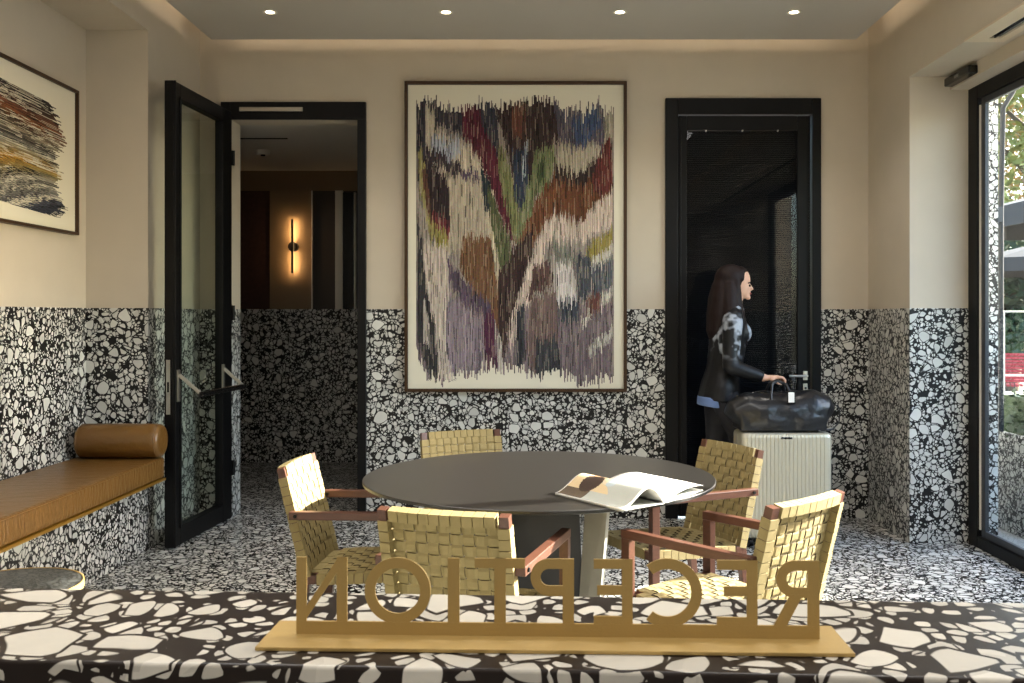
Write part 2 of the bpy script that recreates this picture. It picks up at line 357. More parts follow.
hp = P(805, 375.5, YB); mb = MB(); mb.box(hp.x - .014, hp.x + .014, YB - .012, YB, hp.z - .03, hp.z + .03); mb.box(hp.x - .014, hp.x + .014, YB - .012, YB, hp.z - .115, hp.z - .055)
mb.cyl((hp.x, YB - .05, hp.z), .009, .045, 12, axis='y'); mb.tube([(hp.x, YB - .05, hp.z), (hp.x - .12, YB - .05, hp.z)], .009, 12, up=(0, 0, 1)); mb.cyl((hp.x, YB - .018, hp.z - .085), .008, .01, 12, axis='y', mat=1)
struct(mb.build('door_handle', [M['chrome'], M['blackgloss']], leaf2))

# ---- corridor beyond door_1
mb = MB(); YC = 9.0
mb.box(-3.7, .9, YC, YC + .15, 0, 1.445, 1); mb.box(-3.7, -2.49, YC, YC + .15, 1.445, 2.56, 2); mb.box(-2.49, -2.094, YC - .01, YC + .15, 1.445, 2.56, 0)
mb.box(-2.09, -1.87, YC, YC + .15, 1.445, 2.56, 3); mb.box(-1.87, -1.80, YC - .03, YC + .15, 1.445, 2.56, 4); mb.box(-1.80, .9, YC, YC + .15, 1.445, 2.56, 3); mb.box(-3.7, .9, YC, YC + .15, 2.56, 2.75, 0)
mb.box(-2.097, -2.087, YC - .02, YC, 1.445, 2.56, 4)
struct(mb.build('wall_corridor', [M['corr_wall'], M['terr'], M['corr_brick'], M['corr_dark'], M['white']]))
mb = MB(); wbox(mb, -3.7, -3.5, 6.71, YC, 0, 2.75); wbox(mb, .7, .9, 6.71, YC, 0, 2.75); struct(mb.build('wall_corridor_side', [M['corr_dark'], M['terr']]))
mb = MB(); mb.box(-3.7, .9, 6.71, 9.15, 2.75, 2.85); mb.box(-2.6, -1.9, 7.35, 7.36, 2.742, 2.75, 1); struct(mb.build('ceiling_corridor', [M['ceil'], M['blackgloss']]))
d = struct(empty('door_3')); mb = MB(); mb.box(-1.795, -1.69, YC - .04, YC, 1.446, 2.54); struct(mb.build('door_leaf', M['blackgloss'], d))
mb = MB(); mb.box(-1.69, -1.675, YC - .05, YC, 1.446, 2.54); struct(mb.build('door_edge', M['white'], d))
t = empty('wall_sconce', (-2.262, YC - .03, 2.03)); tag(t, 'slim vertical bar wall lamp glowing on the panel in the dark corridor', 'wall lamp')
mb = MB(); mb.cyl((0, -.03, 0), .045, .05, 24, axis='y'); mb.build('backplate', M['black'], t)
mb = MB(); mb.box(-.009, .009, -.05, -.035, -.25, .255); mb.build('bar', M['black'], t)
mb = MB(); mb.box(-.007, .007, -.035, -.031, -.245, .25); mb.build('light_strip', emis('sconce_glow', (255, 205, 140), 60), t)
t = empty('smoke_detector', P(263, 158, 7.9).xyz); t.location.z = 2.75; tag(t, 'round white detector on the dark corridor ceiling', 'smoke detector')
mb = MB(); mb.cyl((0, 0, -.035), .05, .035, 24, r2=.06); mb.build('detector_body', M['white'], t); mb = MB(); mb.cyl((0, 0, -.045), .02, .01, 16); mb.build('detector_lens', M['blackgloss'], t)

# ---- downlights
dl = None
lab = ['round recessed downlight above the open glass door, nearest the left wall', 'round recessed downlight over the left half of the large picture',
       'round recessed downlight over the right edge of the large picture', 'round recessed downlight above the dark door']
glow = emis('lamp_glow', (255, 232, 200), 14)
for i, px in enumerate((270, 446, 620, 794)):
    p = P(px, 12.5, 5.82)
    if dl is None:
        t = dl = empty('ceiling_downlight')
        mb = MB(); n = 32
        vs = []; fs = []
        for k in range(n):
            a = 2 * PI * k / n
            for r, z in ((.044, 0), (.044, -.004), (.032, -.004), (.030, 0)): vs.append((r * math.cos(a), r * math.sin(a), z))
        for k in range(n):
            for j in range(3): fs.append((k * 4 + j, k * 4 + j + 1, ((k + 1) % n) * 4 + j + 1, ((k + 1) % n) * 4 + j))
        mb.add(vs, fs, 0, False); mb.build('trim_ring', M['white'], t)
        mb = MB(); mb.cyl((0, 0, -.002), .025, .0015, 24); mb.build('lamp', glow, t)
    else: t = copy_tree(dl)
    t.location = (p.x, 5.82, CZ); tag(t, lab[i], 'ceiling light', 'recessed downlights in the ceiling')
    ld = bpy.data.lights.new('downlight', 'SPOT'); ld.energy = 18; ld.color = (1, .93, .84); ld.spot_size = 1.7; ld.spot_blend = .8; ld.shadow_soft_size = .04
    lo = bpy.data.objects.new('downlight_lamp', ld); C.objects.link(lo); lo.location = (p.x, 5.82, CZ - .02)
for Y in (3.4, 1.0, -1.2):
    for x in (-1.6, 0, 1.6):
        ld = bpy.data.lights.new('downlight', 'SPOT'); ld.energy = 40; ld.color = (1, .94, .86); ld.spot_size = 2.0; ld.spot_blend = .9; ld.shadow_soft_size = .06
        lo = bpy.data.objects.new('downlight_lamp', ld); C.objects.link(lo); lo.location = (x, Y, CZ - .02)
# cove strips
FILL = [(-1.2, -1.2, 0), (1.2, -1.2, 0), (-1.0, 3.0, 0), (1.0, 3.0, 0)]  # positions of fill lamps added to brighten the room, no fixtures there
def area(name, loc, rot, sx, sy, e, col=(1, .80, .58)):
    ld = bpy.data.lights.new(name, 'AREA'); ld.shape = 'RECTANGLE'; ld.size = sx; ld.size_y = sy; ld.energy = e; ld.color = col
    o = bpy.data.objects.new(name, ld); C.objects.link(o); o.location = loc; o.rotation_euler = rot; return o
area('cove_lamp', (0, 6.33, CZ + .11), (PI / 2 + .3, 0, 0), 4.1, .04, 2.2)                    # toward +Y
area('cove_lamp', (-2.09, 1.9, CZ + .11), (0, PI / 2 + .3, 0), .04, 8.6, 4.5)
for x, y, _ in FILL: area('added_fill_lamp', (x, y, CZ - .015), (0, 0, 0), 1.2, 1.2, 21, (1, .97, .94))  # added fill light, not a lamp of the room
area('cove_lamp', (2.08, 1.9, CZ + .11), (0, -PI / 2 - .3, 0), .04, 8.6, 4.5)

# ------------------------------------------------------------------ ART (large picture)
def art_mesh(name, nx, ny, colf, mapf, parent):
    vs = [mapf(i / nx, j / ny) for j in range(ny + 1) for i in range(nx + 1)]
    cols = colf(nx, ny)          # (ny,nx,4), alpha<0.5 -> no paint
    fs = []; cc = []
    for j in range(ny):
        for i in range(nx):
            if cols[j, i, 3] > .5:
                a = j * (nx + 1) + i; fs.append((a, a + 1, a + nx + 2, a + nx + 1)); cc.append(cols[j, i, :3])
    me = bpy.data.meshes.new(name); me.from_pydata(vs, [], fs); ca = me.color_attributes.new('col', 'FLOAT_COLOR', 'CORNER')
    arr = np.ones((len(fs), 4, 4), np.float32); cc = np.array(cc, np.float32)
    cl = np.where(cc <= .04045, cc / 12.92, ((cc + .055) / 1.055) ** 2.4); arr[:, :, :3] = cl[:, None, :]
    ca.data.foreach_set('color', arr.ravel()); me.materials.append(M['art'])
    o = bpy.data.objects.new(name, me); C.objects.link(o); o.parent = parent; return o
def inpoly(x, y, poly):
    r = np.zeros(x.shape, bool); n = len(poly)
    for i in range(n):
        x0, y0 = poly[i]; x1, y1 = poly[(i + 1) % n]
        if y0 == y1: continue
        c = ((y0 > y) != (y1 > y)) & (x < (x1 - x0) * (y - y0) / (y1 - y0) + x0); r ^= c
    return r
AX0, AX1, AY0, AY1 = 416, 614, 95, 389
REG = [
 ((120,104,108), [(416,300),(612,300),(612,390),(416,390)]),
 ((176,162,140), [(440,170),(492,170),(500,250),(470,262),(450,250)]),
 ((196,182,158), [(424,100),(432,104),(436,130),(470,150),(486,165),(486,185),(460,172),(440,162),(428,150)]),
 ((58,55,66), [(416,98),(428,99),(445,105),(462,108),(480,103),(484,135),(466,142),(450,130),(436,124),(432,105),(426,110),(424,170),(418,180)]),
 ((166,174,188), [(430,135),(445,140),(460,142),(462,158),(448,160),(432,148)]),
 ((62,52,58), [(426,150),(440,150),(458,165),(464,172),(458,180),(440,166),(428,165)]),
 ((86,70,92), [(460,172),(478,172),(480,182),(463,180)]),
 ((50,38,42), [(424,160),(440,172),(449,182),(451,222),(445,226),(430,212),(424,190)]),
 ((118,48,52), [(430,212),(451,222),(449,236),(432,224)]),
 ((152,142,64), [(430,222),(449,235),(447,245),(436,245)]),
 ((150,140,78), [(418,150),(422,150),(432,215),(436,240),(430,240),(420,190)]),
 ((92,60,44), [(421,170),(426,170),(432,215),(428,220)]),
 ((196,180,166), [(422,245),(448,245),(448,300),(470,330),(462,380),(440,380),(432,330)]),
 ((56,54,56), [(417,200),(420,235),(426,290),(436,330),(439,382),(432,384),(424,362),(418,340)]),
 ((172,160,150), [(424,300),(430,330),(430,350),(424,345)]),
 ((140,124,134), [(447,295),(482,322),(486,366),(452,376),(446,345)]),
 ((84,68,86), [(447,250),(455,272),(470,288),(492,302),(494,322),(466,308),(449,284)]),
 ((118,80,52), [(463,236),(492,240),(498,270),(502,330),(492,318),(490,305),(470,288),(460,270)]),
 ((92,32,48), [(462,103),(478,101),(486,125),(500,160),(513,200),(517,228),(514,245),(506,228),(493,192),(478,157),(463,137)]),
 ((54,56,68), [(478,102),(490,104),(496,112),(499,142),(496,152),(488,140),(481,122)]),
 ((40,52,60), [(480,165),(490,185),(494,210),(486,215),(482,190)]),
 ((62,46,46), [(494,104),(515,99),(525,102),(535,97),(556,99),(562,132),(552,150),(537,156),(531,182),(523,200),(515,192),(510,162),(503,132)]),
 ((112,66,52), [(512,104),(524,104),(522,140),(512,130)]),
 ((120,124,76), [(498,142),(504,148),(515,188),(521,228),(513,238),(506,204),(498,168)]),
 ((86,92,58), [(487,188),(495,200),(511,242),(511,264),(503,280),(492,238)]),
 ((196,182,150), [(487,220),(491,225),(506,290),(503,325),(500,300)]),
 ((48,60,84), [(512,150),(526,148),(529,186),(521,217),(515,196)]),
 ((168,182,192), [(524,150),(527,140),(526,175),(522,180)]),
 ((114,124,82), [(536,150),(552,148),(556,165),(549,186),(536,197),(526,230),(516,245),(518,217),(525,196),(530,176)]),
 ((72,88,56), [(540,160),(546,158),(544,180),(537,186)]),
 ((88,82,98), [(552,100),(575,110),(600,105),(609,120),(604,152),(580,152),(560,142)]),
 ((66,84,122), [(572,118),(598,110),(602,130),(585,145),(574,138)]),
 ((176,166,144), [(560,143),(574,146),(590,146),(604,150),(606,112),(612,110),(612,145),(600,168),(576,174),(556,167)]),
 ((58,44,42), [(554,165),(576,173),(598,162),(600,182),(580,188),(554,184)]),
 ((112,66,40), [(545,187),(555,180),(580,184),(600,178),(610,142),(613,188),(600,207),(580,220),(560,214),(545,224),(531,252),(520,264),(516,246),(526,222),(536,202)]),
 ((104,46,42), [(598,160),(610,135),(613,188),(600,200),(592,190)]),
 ((60,42,40), [(514,246),(524,238),(532,226),(532,250),(528,266),(516,302),(508,342),(504,366),(499,335),(497,300),(498,270),(508,264)]),
 ((204,182,166), [(530,262),(545,224),(560,217),(580,221),(612,192),(612,228),(590,242),(570,237),(548,242),(534,290),(517,330),(509,352),(508,335),(516,302)]),
 ((82,36,62), [(483,318),(493,312),(497,362),(489,374),(484,352)]),
 ((196,184,172), [(496,325),(501,335),(504,372),(498,378)]),
 ((90,64,60), [(533,268),(550,262),(553,286),(533,296),(526,300)]),
 ((112,90,84), [(530,300),(556,292),(560,372),(535,378),(526,350)]),
 ((56,56,62), [(515,312),(524,300),(524,360),(516,372)]),
 ((62,62,66), [(535,340),(562,344),(560,380),(536,382)]),
 ((118,118,108), [(552,243),(574,248),(576,264),(552,262)]),
 ((208,198,192), [(556,264),(573,264),(576,300),(556,302)]),
 ((74,78,86), [(575,250),(592,256),(590,296),(577,300)]),
 ((58,64,74), [(557,302),(580,300),(578,320),(560,322)]),
 ((154,138,60), [(585,252),(612,230),(612,250),(592,264)]),
 ((84,88,96), [(592,272),(612,258),(612,290),(594,298)]),
 ((202,194,180), [(590,266),(612,246),(612,256),(592,272)]), ((196,188,172), [(582,318),(612,288),(612,298),(584,326)]), ((190,186,170), [(588,350),(612,330),(612,340),(590,358)]),
 ((104,60,52), [(586,300),(600,296),(600,315),(588,318)]),
]
def big_art(nx, ny):
    rg = np.random.default_rng(3)
    x = AX0 + (np.arange(nx) + .5) / nx * (AX1 - AX0); y = AY1 - (np.arange(ny) + .5) / ny * (AY1 - AY0)
    X, Y = np.meshgrid(x, y)
    jit = rg.normal(0, 2.4, nx); jit2 = np.repeat(rg.normal(0, 3, nx // 3 + 1), 3)[:nx]
    Xd = X + rg.normal(0, 1.0, nx)[None, :]; Yd = Y + jit[None, :] + jit2[None, :]
    col = np.zeros((ny, nx, 3)); col[:] = (150, 138, 128)
    for c, p in REG: col[inpoly(Xd, Yd, p)] = c
    # streaks
    seg = rg.random((ny // 13 + 2, nx)); off = rg.integers(0, 13, nx)
    jj = (np.arange(ny)[:, None] + off[None, :]) // 13; st = seg[jj, np.arange(nx)[None, :]]
    colb = rg.normal(0, .09, nx)[None, :, None]
    col *= 1 + colb + (st[:, :, None] - .5) * .34
    col = col * .80 + col.mean(axis=2)[:, :, None] * .20
    mask = (st > .91); col[mask] = col[mask] * .4 + np.array((205, 190, 165)) * .6 * .85
    mask = (st < .07); col[mask] = col[mask] * .45
    col += rg.normal(0, 6, col.shape); col = np.clip(col * .95, 10, 235) / 255
    r1 = np.repeat(rg.normal(0, 4.5, nx // 2 + 1), 2)[:nx]
    xs = x; top = np.interp(xs, [416, 425, 445, 460, 475, 490, 500, 535, 555, 565, 585, 600, 614], [104, 99, 106, 112, 102, 104, 108, 98, 100, 110, 108, 105, 112]) + r1 * .9
    bot = np.interp(xs, [416, 424, 437, 445, 480, 490, 500, 515, 540, 560, 575, 580, 600, 614], [350, 372, 384, 378, 372, 366, 372, 366, 376, 370, 380, 383, 380, 376]) + np.repeat(rg.normal(0, 4, nx // 2 + 1), 2)[:nx]
    a = ((Y > top[None, :]) & (Y < bot[None, :])).astype(float)
    return np.dstack([col, a])
YA = YB - .045; ax0 = (404.5 - VX) / F * YA; ax1 = (627 - VX) / F * YA; az1 = H - (81 - VY) / F * YA; az0 = H - (392 - VY) / F * YA
t = empty('framed_artwork', ((ax0 + ax1) / 2, YB, az0)); tag(t, 'large framed abstract artwork of jagged vertical streaks, hanging between the two doors', 'picture')
W2 = (ax1 - ax0) / 2; HH = az1 - az0; fw = .022
mb = MB(); mb.box(-W2, -W2 + fw, -.05, -.002, 0, HH); mb.box(W2 - fw, W2, -.05, -.002, 0, HH); mb.box(-W2 + fw, W2 - fw, -.05, -.002, 0, fw); mb.box(-W2 + fw, W2 - fw, -.05, -.002, HH - fw, HH)
mb.build('frame', M['bronze'], t, bevel=.002)
mb = MB(); mb.box(-W2 + fw, W2 - fw, -.028, -.01, fw, HH - fw); pap = mb.build('paper', M['paper'], t)
pc = (ax0 + ax1) / 2
def amap(u, v):
    px = AX0 + u * (AX1 - AX0); py = AY1 - v * (AY1 - AY0); q = P(px, py, YB - .03); return (q.x - pc, -.0292, q.z - az0)
art_mesh('painted_streaks', 380, 320, big_art, amap, pap)
mb = MB()
for k in range(7): q = P(449 + k * 1.2, 381 - k * .35 + (k % 2) * .9, YB - .03); mb.box(q.x - pc - .006, q.x - pc + .006, -.0288, -.0284, q.z - az0 - .0015, q.z - az0 + .0015)
mb.build('pencil_signature', simple('pencil', (120, 116, 108), .8), pap)

# small picture on the niche wall
yA1 = 5.47; yA0 = 4.0; pz1 = 2.668; pz0 = 1.840
t = empty('framed_artwork', (XN, (yA0 + yA1) / 2, pz0)); tag(t, 'framed abstract artwork of feathery horizontal strokes, hanging above the tan leather bench', 'picture')
W2 = (yA1 - yA0) / 2; HH = pz1 - pz0; fw = .017
mb = MB(); mb.box(.001, .04, -W2, -W2 + fw, 0, HH); mb.box(.001, .04, W2 - fw, W2, 0, HH); mb.box(.001, .04, -W2 + fw, W2 - fw, 0, fw); mb.box(.001, .04, -W2 + fw, W2 - fw, HH - fw, HH)
mb.build('frame', M['bronze'], t, bevel=.002)
mb = MB(); mb.box(.004, .022, -W2 + fw, W2 - fw, fw, HH - fw); pap = mb.build('paper', M['paper'], t)
def small_art(nx, ny):
    rg = np.random.default_rng(5); u = (np.arange(nx) + .5) / nx; v = (np.arange(ny) + .5) / ny
    U, V = np.meshgrid(u, v); row = rg.normal(0, .018, ny); fan = (U - .2) * .9
    W = .55 + (V - .5) * (1 + .10 * fan) + .06 * np.sin(U * 4.2 + V * 5) - .10 * (U - .6) + row[:, None] * .7
    stops = [0, .09, .16, .26, .33, .38, .45, .52, .60, .66, .74, .82, .9, 1.05]
    cs = [(42,46,60),(70,72,80),(110,108,102),(150,145,132),(120,108,70),(176,132,52),(110,92,56),(150,150,140),(60,54,50),(150,140,120),(70,55,42),(124,78,44),(96,58,40),(52,44,42)]
    col = np.dstack([np.interp(W, stops, [c[k] for c in cs]) for k in range(3)])
    # wavy long strokes
    k = (W * 130).astype(int) % 997; tone = rg.random(1200)[k]; kk = (np.floor(W * 130) + np.floor(U * 3 + tone * 5) * 37).astype(int) % 997; t2 = rg.random(1200)[kk]
    col *= (.62 + .8 * t2)[:, :, None]; m = (t2 > .84); col[m] = (205, 198, 178); m = t2 < .16; col[m] *= .4
    col = np.clip(col + rg.normal(0, 5, col.shape), 12, 232) / 255
    end = .93 + np.interp(v, [0, .1, .25, .4, .55, .7, .85, 1], [.0, .05, -.03, .0, -.05, .05, -.02, -.08]) + np.repeat(rg.normal(0, .02, ny // 3 + 1), 3)[:ny]
    return np.dstack([col, (U < end[:, None]).astype(float)])
art_mesh('painted_strokes', 330, 330, small_art, lambda u, v: (.0232, -W2 + .1 + u * (2 * W2 - .2), .10 + v * (HH - .22) + .05 * (u - .5) * (-1)), pap)

# ------------------------------------------------------------------ BENCH
t = empty('bench', (-2.40, 4.0, 0)); tag(t, 'long built-in bench with tan leather seat on a terrazzo base, under the small picture', 'bench')
y0, y1 = 1.6, 5.62
mb = MB(); mb.box(XN - (-2.40) + .001, -2.28 + 2.40, y0 - 4, 5.634 - 4, .001, .43); mb.build('base', M['terr'], t)
mb = MB(); mb.box(XN + 2.40 + .002, -2.125 + 2.40, y0 - 4, 5.51 - 4, .43, .445); mb.build('brass_edge', M['gold'], t, bevel=.002)
def cushion(x0, x1, y0, y1, z0, z1, r, name, mat, parent, nx=14, ny=80):
    bm = bmesh.new(); bmesh.ops.create_cube(bm, size=1)
    for vv in bm.verts: vv.co = ((x0 + x1) / 2 + vv.co.x * (x1 - x0), (y0 + y1) / 2 + vv.co.y * (y1 - y0), (z0 + z1) / 2 + vv.co.z * (z1 - z0))
    bmesh.ops.bevel(bm, geom=list(bm.edges), offset=r, segments=4, profile=.6, affect='EDGES')
    me = bpy.data.meshes.new(name); bm.to_mesh(me); bm.free(); me.materials.append(mat)
    for p in me.polygons: p.use_smooth = True
    o = bpy.data.objects.new(name, me); C.objects.link(o); o.parent = parent; return o
M['leather_seat'] = M['leather']
nt = M['leather'].node_tree
cushion(XN + 2.40 + .005, -2.13 + 2.40, y0 - 4, 5.505 - 4, .446, .566, .022, 'seat_cushion', M['leather'], t)
mb = MB(); mb.tube([(-2.13 + 2.4 - .002, y0 - 4 + .02, .56), (-2.13 + 2.4 - .002, 5.48 - 4, .56)], .004, 8, up=(0, 0, 1)); mb.build('piping', M['leather2'], t)
# bolster, lies across the seat
t = empty('bolster_cushion', (-2.357, 5.45, .567)); tag(t, 'round tan leather bolster lying across the far end of the bench', 'cushion')
mb = MB(); R = .098; xs = [-.238, -.2375, -.233, -.218, -.193]; rs = [.02, .07, .085, .094, R]; pts = [(x, 0, R) for x in xs] + [(-x, 0, R) for x in xs[::-1]]
mb.tube(pts, rs + rs[::-1], 40, up=(0, 0, 1)); mb.build('bolster_body', M['leather2'], t)
for s in (-1, 1):
    mb = MB(); pts = [(s * .218, .0945 * math.cos(a), R + .0945 * math.sin(a)) for a in [2 * PI * k / 32 for k in range(33)]]; mb.tube(pts, .003, 6, up=(1, 0, 0)); mb.build('piping', M['leather2'], t)

# ------------------------------------------------------------------ SIDE TABLE (lower left)
t = empty('side_table', (-1.70, 3.09, 0)); tag(t, 'low round side table with brass rim before the bench, half hidden by the counter', 'side table')
def disc(mb, r, z0, z1, n=64, c=(0, 0), mat=0, r2=None):
    mb.tube([(c[0], c[1], z0), (c[0], c[1], z1)], [r, r if r2 is None else r2], n, mat=mat, up=(1, 0, 0))
mb = MB(); disc(mb, .216, .482, .503); mb.build('tabletop', terrazzo('terrazzo_side_table', 2.2, .35, light=(84, 86, 84), dark=(20, 19, 18)), t)
mb = MB(); n = 64; vs = []; fs = []
for k in range(n):
    a = 2 * PI * k / n
    for r, z in ((.217, .482), (.221, .482), (.221, .505), (.217, .505)): vs.append((r * math.cos(a), r * math.sin(a), z))
for k in range(n):
    for j in range(4): fs.append((k * 4 + j, k * 4 + (j + 1) % 4, ((k + 1) % n) * 4 + (j + 1) % 4, ((k + 1) % n) * 4 + j))
mb.add(vs, fs); mb.build('rim', M['brass'], t)
mb = MB(); mb.cyl((0, 0, .02), .03, .465, 24); mb.build('stem', M['brass'], t); mb = MB(); disc(mb, .15, 0, .02); mb.build('base', M['brass'], t)

# ------------------------------------------------------------------ TABLE
t = empty('round_table', (.02, 3.81, 0)); tag(t, 'large round dark table with thin top, standing among the woven chairs', 'table')
TZ = .74; mb = MB(); mb.tube([(0, 0, TZ - .03), (0, 0, TZ - .012), (0, 0, TZ - .002), (0, 0, TZ)], [.62, .694, .695, .693], 128, up=(1, 0, 0), smooth=False)
mb.build('tabletop', M['tabletop'], t)
mb = MB()   # broad dark upright blade
mb.prism([(-.28, TZ - .03), (.155, TZ - .03), (.175, .30), (.19, .012), (-.30, .012), (-.29, .3)], -.02, .02); mb.build('base_panel', M['tablebase'], t, bevel=.002)
def slab(name, a0, a1, b0, b1, th, mat):
    mb = MB(); a0, a1, b0, b1 = map(Vector, (a0, a1, b0, b1)); nrm = (a1 - a0).cross(b0 - a0).normalized() * th
    mb.hexa([a0, a1, a1 + nrm, a0 + nrm, b0, b1, b1 + nrm, b0 + nrm]); mb.build(name, mat, t, bevel=.002)
slab('leg', (.14, -.06, .012), (.215, -.10, .012), (.185, -.06, TZ - .03), (.27, -.12, TZ - .03), -.03, M['tablebase_sunlit'])  # leg in sun, its brightness set by the paler colour
slab('leg', (.05, .06, .012), (.05, .36, .012), (.05, .04, TZ - .03), (.05, .30, TZ - .03), .03, M['tablebase'])
slab('leg', (-.12, -.02, .012), (-.12, -.34, .012), (-.12, -.02, TZ - .03), (-.12, -.28, TZ - .03), .03, M['tablebase'])
mb = MB(); disc(mb, .29, 0.001, .012, 64); mb.build('base_plate', M['tablebase'], t)

# ------------------------------------------------------------------ MAGAZINE
mg = empty('magazine', (.40, 3.45, TZ)); tag(mg, 'open glossy magazine lying on the round table with one page curling up', 'magazine')
def mp(px, py, z): Y = F * (H - z) / (py - VY); return Vector(((px - VX) / F * Y - .40, Y - 3.45, z - TZ))
def mw(x, y): return Vector((x - .40, y - 3.45, 0))
A0, A1, S0, S1_, R0, R1 = mw(.286, 3.10), mw(.075, 3.39), mw(.44, 3.225), mw(.23, 3.515), mw(.615, 3.47), mw(.405, 3.76)
mb = MB()
def sheet(mb, A0, A1, B0, B1, n, hf, base=None, th=.0, mat=0):
    """strip from edge A0-A1 to edge B0-B1, top surface raised by hf(s); closed down to base"""
    vs = []; m = 8
    for i in range(n + 1):
        s = i / n
        for j in range(m + 1):
            r = j / m; p = A0.lerp(B0, s).lerp(A1.lerp(B1, s), r); p = p.copy(); p.z = hf(s, r); vs.append(p)
    k = len(vs)
    for i in range(n + 1):
        s = i / n
        for j in range(m + 1):
            r = j / m; p = A0.lerp(B0, s).lerp(A1.lerp(B1, s), r); p = p.copy(); p.z = (base if base is not None else hf(s, r) - th); vs.append(p)
    fs = []
    q = lambda i, j: i * (m + 1) + j
    for i in range(n):
        for j in range(m):
            fs.append((q(i, j), q(i + 1, j), q(i + 1, j + 1), q(i, j + 1))); fs.append((k + q(i, j), k + q(i, j + 1), k + q(i + 1, j + 1), k + q(i + 1, j)))
    for i in range(n):
        for j in (0, m): fs.append((q(i, j), q(i + 1, j), k + q(i + 1, j), k + q(i, j)))
    for j in range(m):
        for i in (0, n): fs.append((q(i, j), q(i, j + 1), k + q(i, j + 1), k + q(i, j)))
    mb.add(vs, fs, mat, True)
blk = MB(); sheet(blk, A0, A1, S0, S1_, 10, lambda s, r: .005, base=.0005); sheet(blk, S0, S1_, R0, R1, 10, lambda s, r: .005, base=.0005)
blk.build('cover', simple('magazine_cover', (150, 152, 148), .4), mg)
def hl(s, r): return .009 + .056 * math.sin(PI * s ** 1.5) ** 1.1 if 0 < s < 1 else .009
pg = MB(); sheet(pg, A0, A1, S0, S1_, 28, hl, th=.004); cov = pg.build('arched_pages', M['page'], mg)
pg = MB(); sheet(pg, S0, S1_, R0, R1, 20, lambda s, r: .009 + .022 * math.sin(PI * .8 * s) , th=.003); pg.build('right_pages', M['page'], mg)
# colour photograph printed on the left page
def photo_col(nx, ny):
    rg = np.random.default_rng(9); u = (np.arange(nx) + .5) / nx; v = (np.arange(ny) + .5) / ny; U, V = np.meshgrid(u, v)
    col = np.zeros((ny, nx, 3)); col[:] = (176, 178, 170)
    jx = .02 * np.sin(V * 30) + .02 * np.sin(U * 23)
    col[(V > .62)] = (96, 84, 70)
    col[(V + .12 * np.sin(U * 9) + jx > .42) & (U > .25)] = (206, 184, 146)
    col[((U - .45) ** 2 / .06 + (V - .72) ** 2 / .02 + jx) < 1] = (70, 56, 48)
    col[((U - .62) ** 2 / .03 + (V - .5) ** 2 / .01 + jx) < 1] = (216, 196, 164)
    col[((U - .75) ** 2 / .01 + (V - .75) ** 2 / .01 + jx) < 1] = (186, 140, 104)
    col[((U - .5) ** 2 / .006 + (V - .45) ** 2 / .004) < 1] = (176, 188, 192)
    col += rg.normal(0, 2, col.shape); return np.dstack([np.clip(col, 0, 240) / 255, np.ones((ny, nx))])
def pmap(u, v):
    a = .02 + u * .93; b_ = .02 + v * .96; p = A0.lerp(S0, a).lerp(A1.lerp(S1_, a), b_); return (p.x, p.y, hl(a, b_) + .0008)
art_mesh('printed_photo', 110, 90, photo_col, pmap, cov)
# ------------------------------------------------------------------ CHAIR
PT = .034; HW = .206; PITCH = .0366; SW = .0325; TK = .0034
def weave(mb, Pf, u0, u1, w0, w1):
    """interlaced straps; Pf(u,w,n)->point"""
    nu = int(round((u1 - u0) / PITCH)); nw = int(round((w1 - w0) / PITCH)); pu = (u1 - u0) / nu; pw = (w1 - w0) / nw; sw = SW / PITCH
    def ribbon(cs, half, along_u, par):
        # cs: list of crossing centres along the strap
        L0, L1 = (u0, u1) if along_u else (w0, w1); p = pu if along_u else pw; n = len(cs)
        st = [(L0 - .004, 0)] + [q for i, c in enumerate(cs) for q in ((c - p * .25, (1 if (i + par) % 2 else -1)), (c + p * .25, (1 if (i + par) % 2 else -1)))] + [(L1 + .004, 0)]
        vs = []
        for l, sg in st:
            for a in (-half, half):
                for tt in (-TK / 2, TK / 2):
                    nn = sg * .0034 + tt
                    vs.append(Pf(l, centre + a, nn) if along_u else Pf(centre + a, l, nn))
        fs = []
        for i in range(len(st) - 1):
            a = i * 4; b = a + 4
            fs += [(a, a + 2, b + 2, b), (a + 1, b + 1, b + 3, a + 3), (a, b, b + 1, a + 1), (a + 2, a + 3, b + 3, b + 2)]
        mb.add(vs, [f for k, f in enumerate(fs) if k % 4 in (0, 1)], 0, False)
        mb.add(vs, [f for k, f in enumerate(fs) if k % 4 in (2, 3)], 1, False)  # strap sides get the painted shade colour
    for j in range(nu):
        centre = u0 + (j + .5) * pu; ribbon([w0 + (i + .5) * pw for i in range(nw)], pu * sw / 2, False, j)
    for i in range(nw):
        centre = w0 + (i + .5) * pw; ribbon([u0 + (j + .5) * pu for j in range(nu)], pw * sw / 2, True, i + 1)
    return nu, nw, pu, pw, sw
def wrap(mb, Pf, a, b, k0, k1, n0, n1, along, n):
    """blocks of strap wrapped round a rail; along 'u' or 'w' from a to b; the other coordinate k0..k1; thickness n0..n1"""
    p = (b - a) / n; g = p * (1 - .92) / 2
    for i in range(n):
        s0, s1 = a + i * p + g, a + (i + 1) * p - g
        j = .0006 * ((i * 7) % 3)
        if along == 'u': c = [(s0, k0, n0 - j), (s1, k0, n0 - j), (s1, k1, n0 - j), (s0, k1, n0 - j), (s0, k0, n1 + j), (s1, k0, n1 + j), (s1, k1, n1 + j), (s0, k1, n1 + j)]
        else: c = [(k0, s0, n0 - j), (k1, s0, n0 - j), (k1, s1, n0 - j), (k0, s1, n0 - j), (k0, s0, n1 + j), (k1, s0, n1 + j), (k1, s1, n1 + j), (k0, s1, n1 + j)]
        mb.hexa([Pf(*q) for q in c])
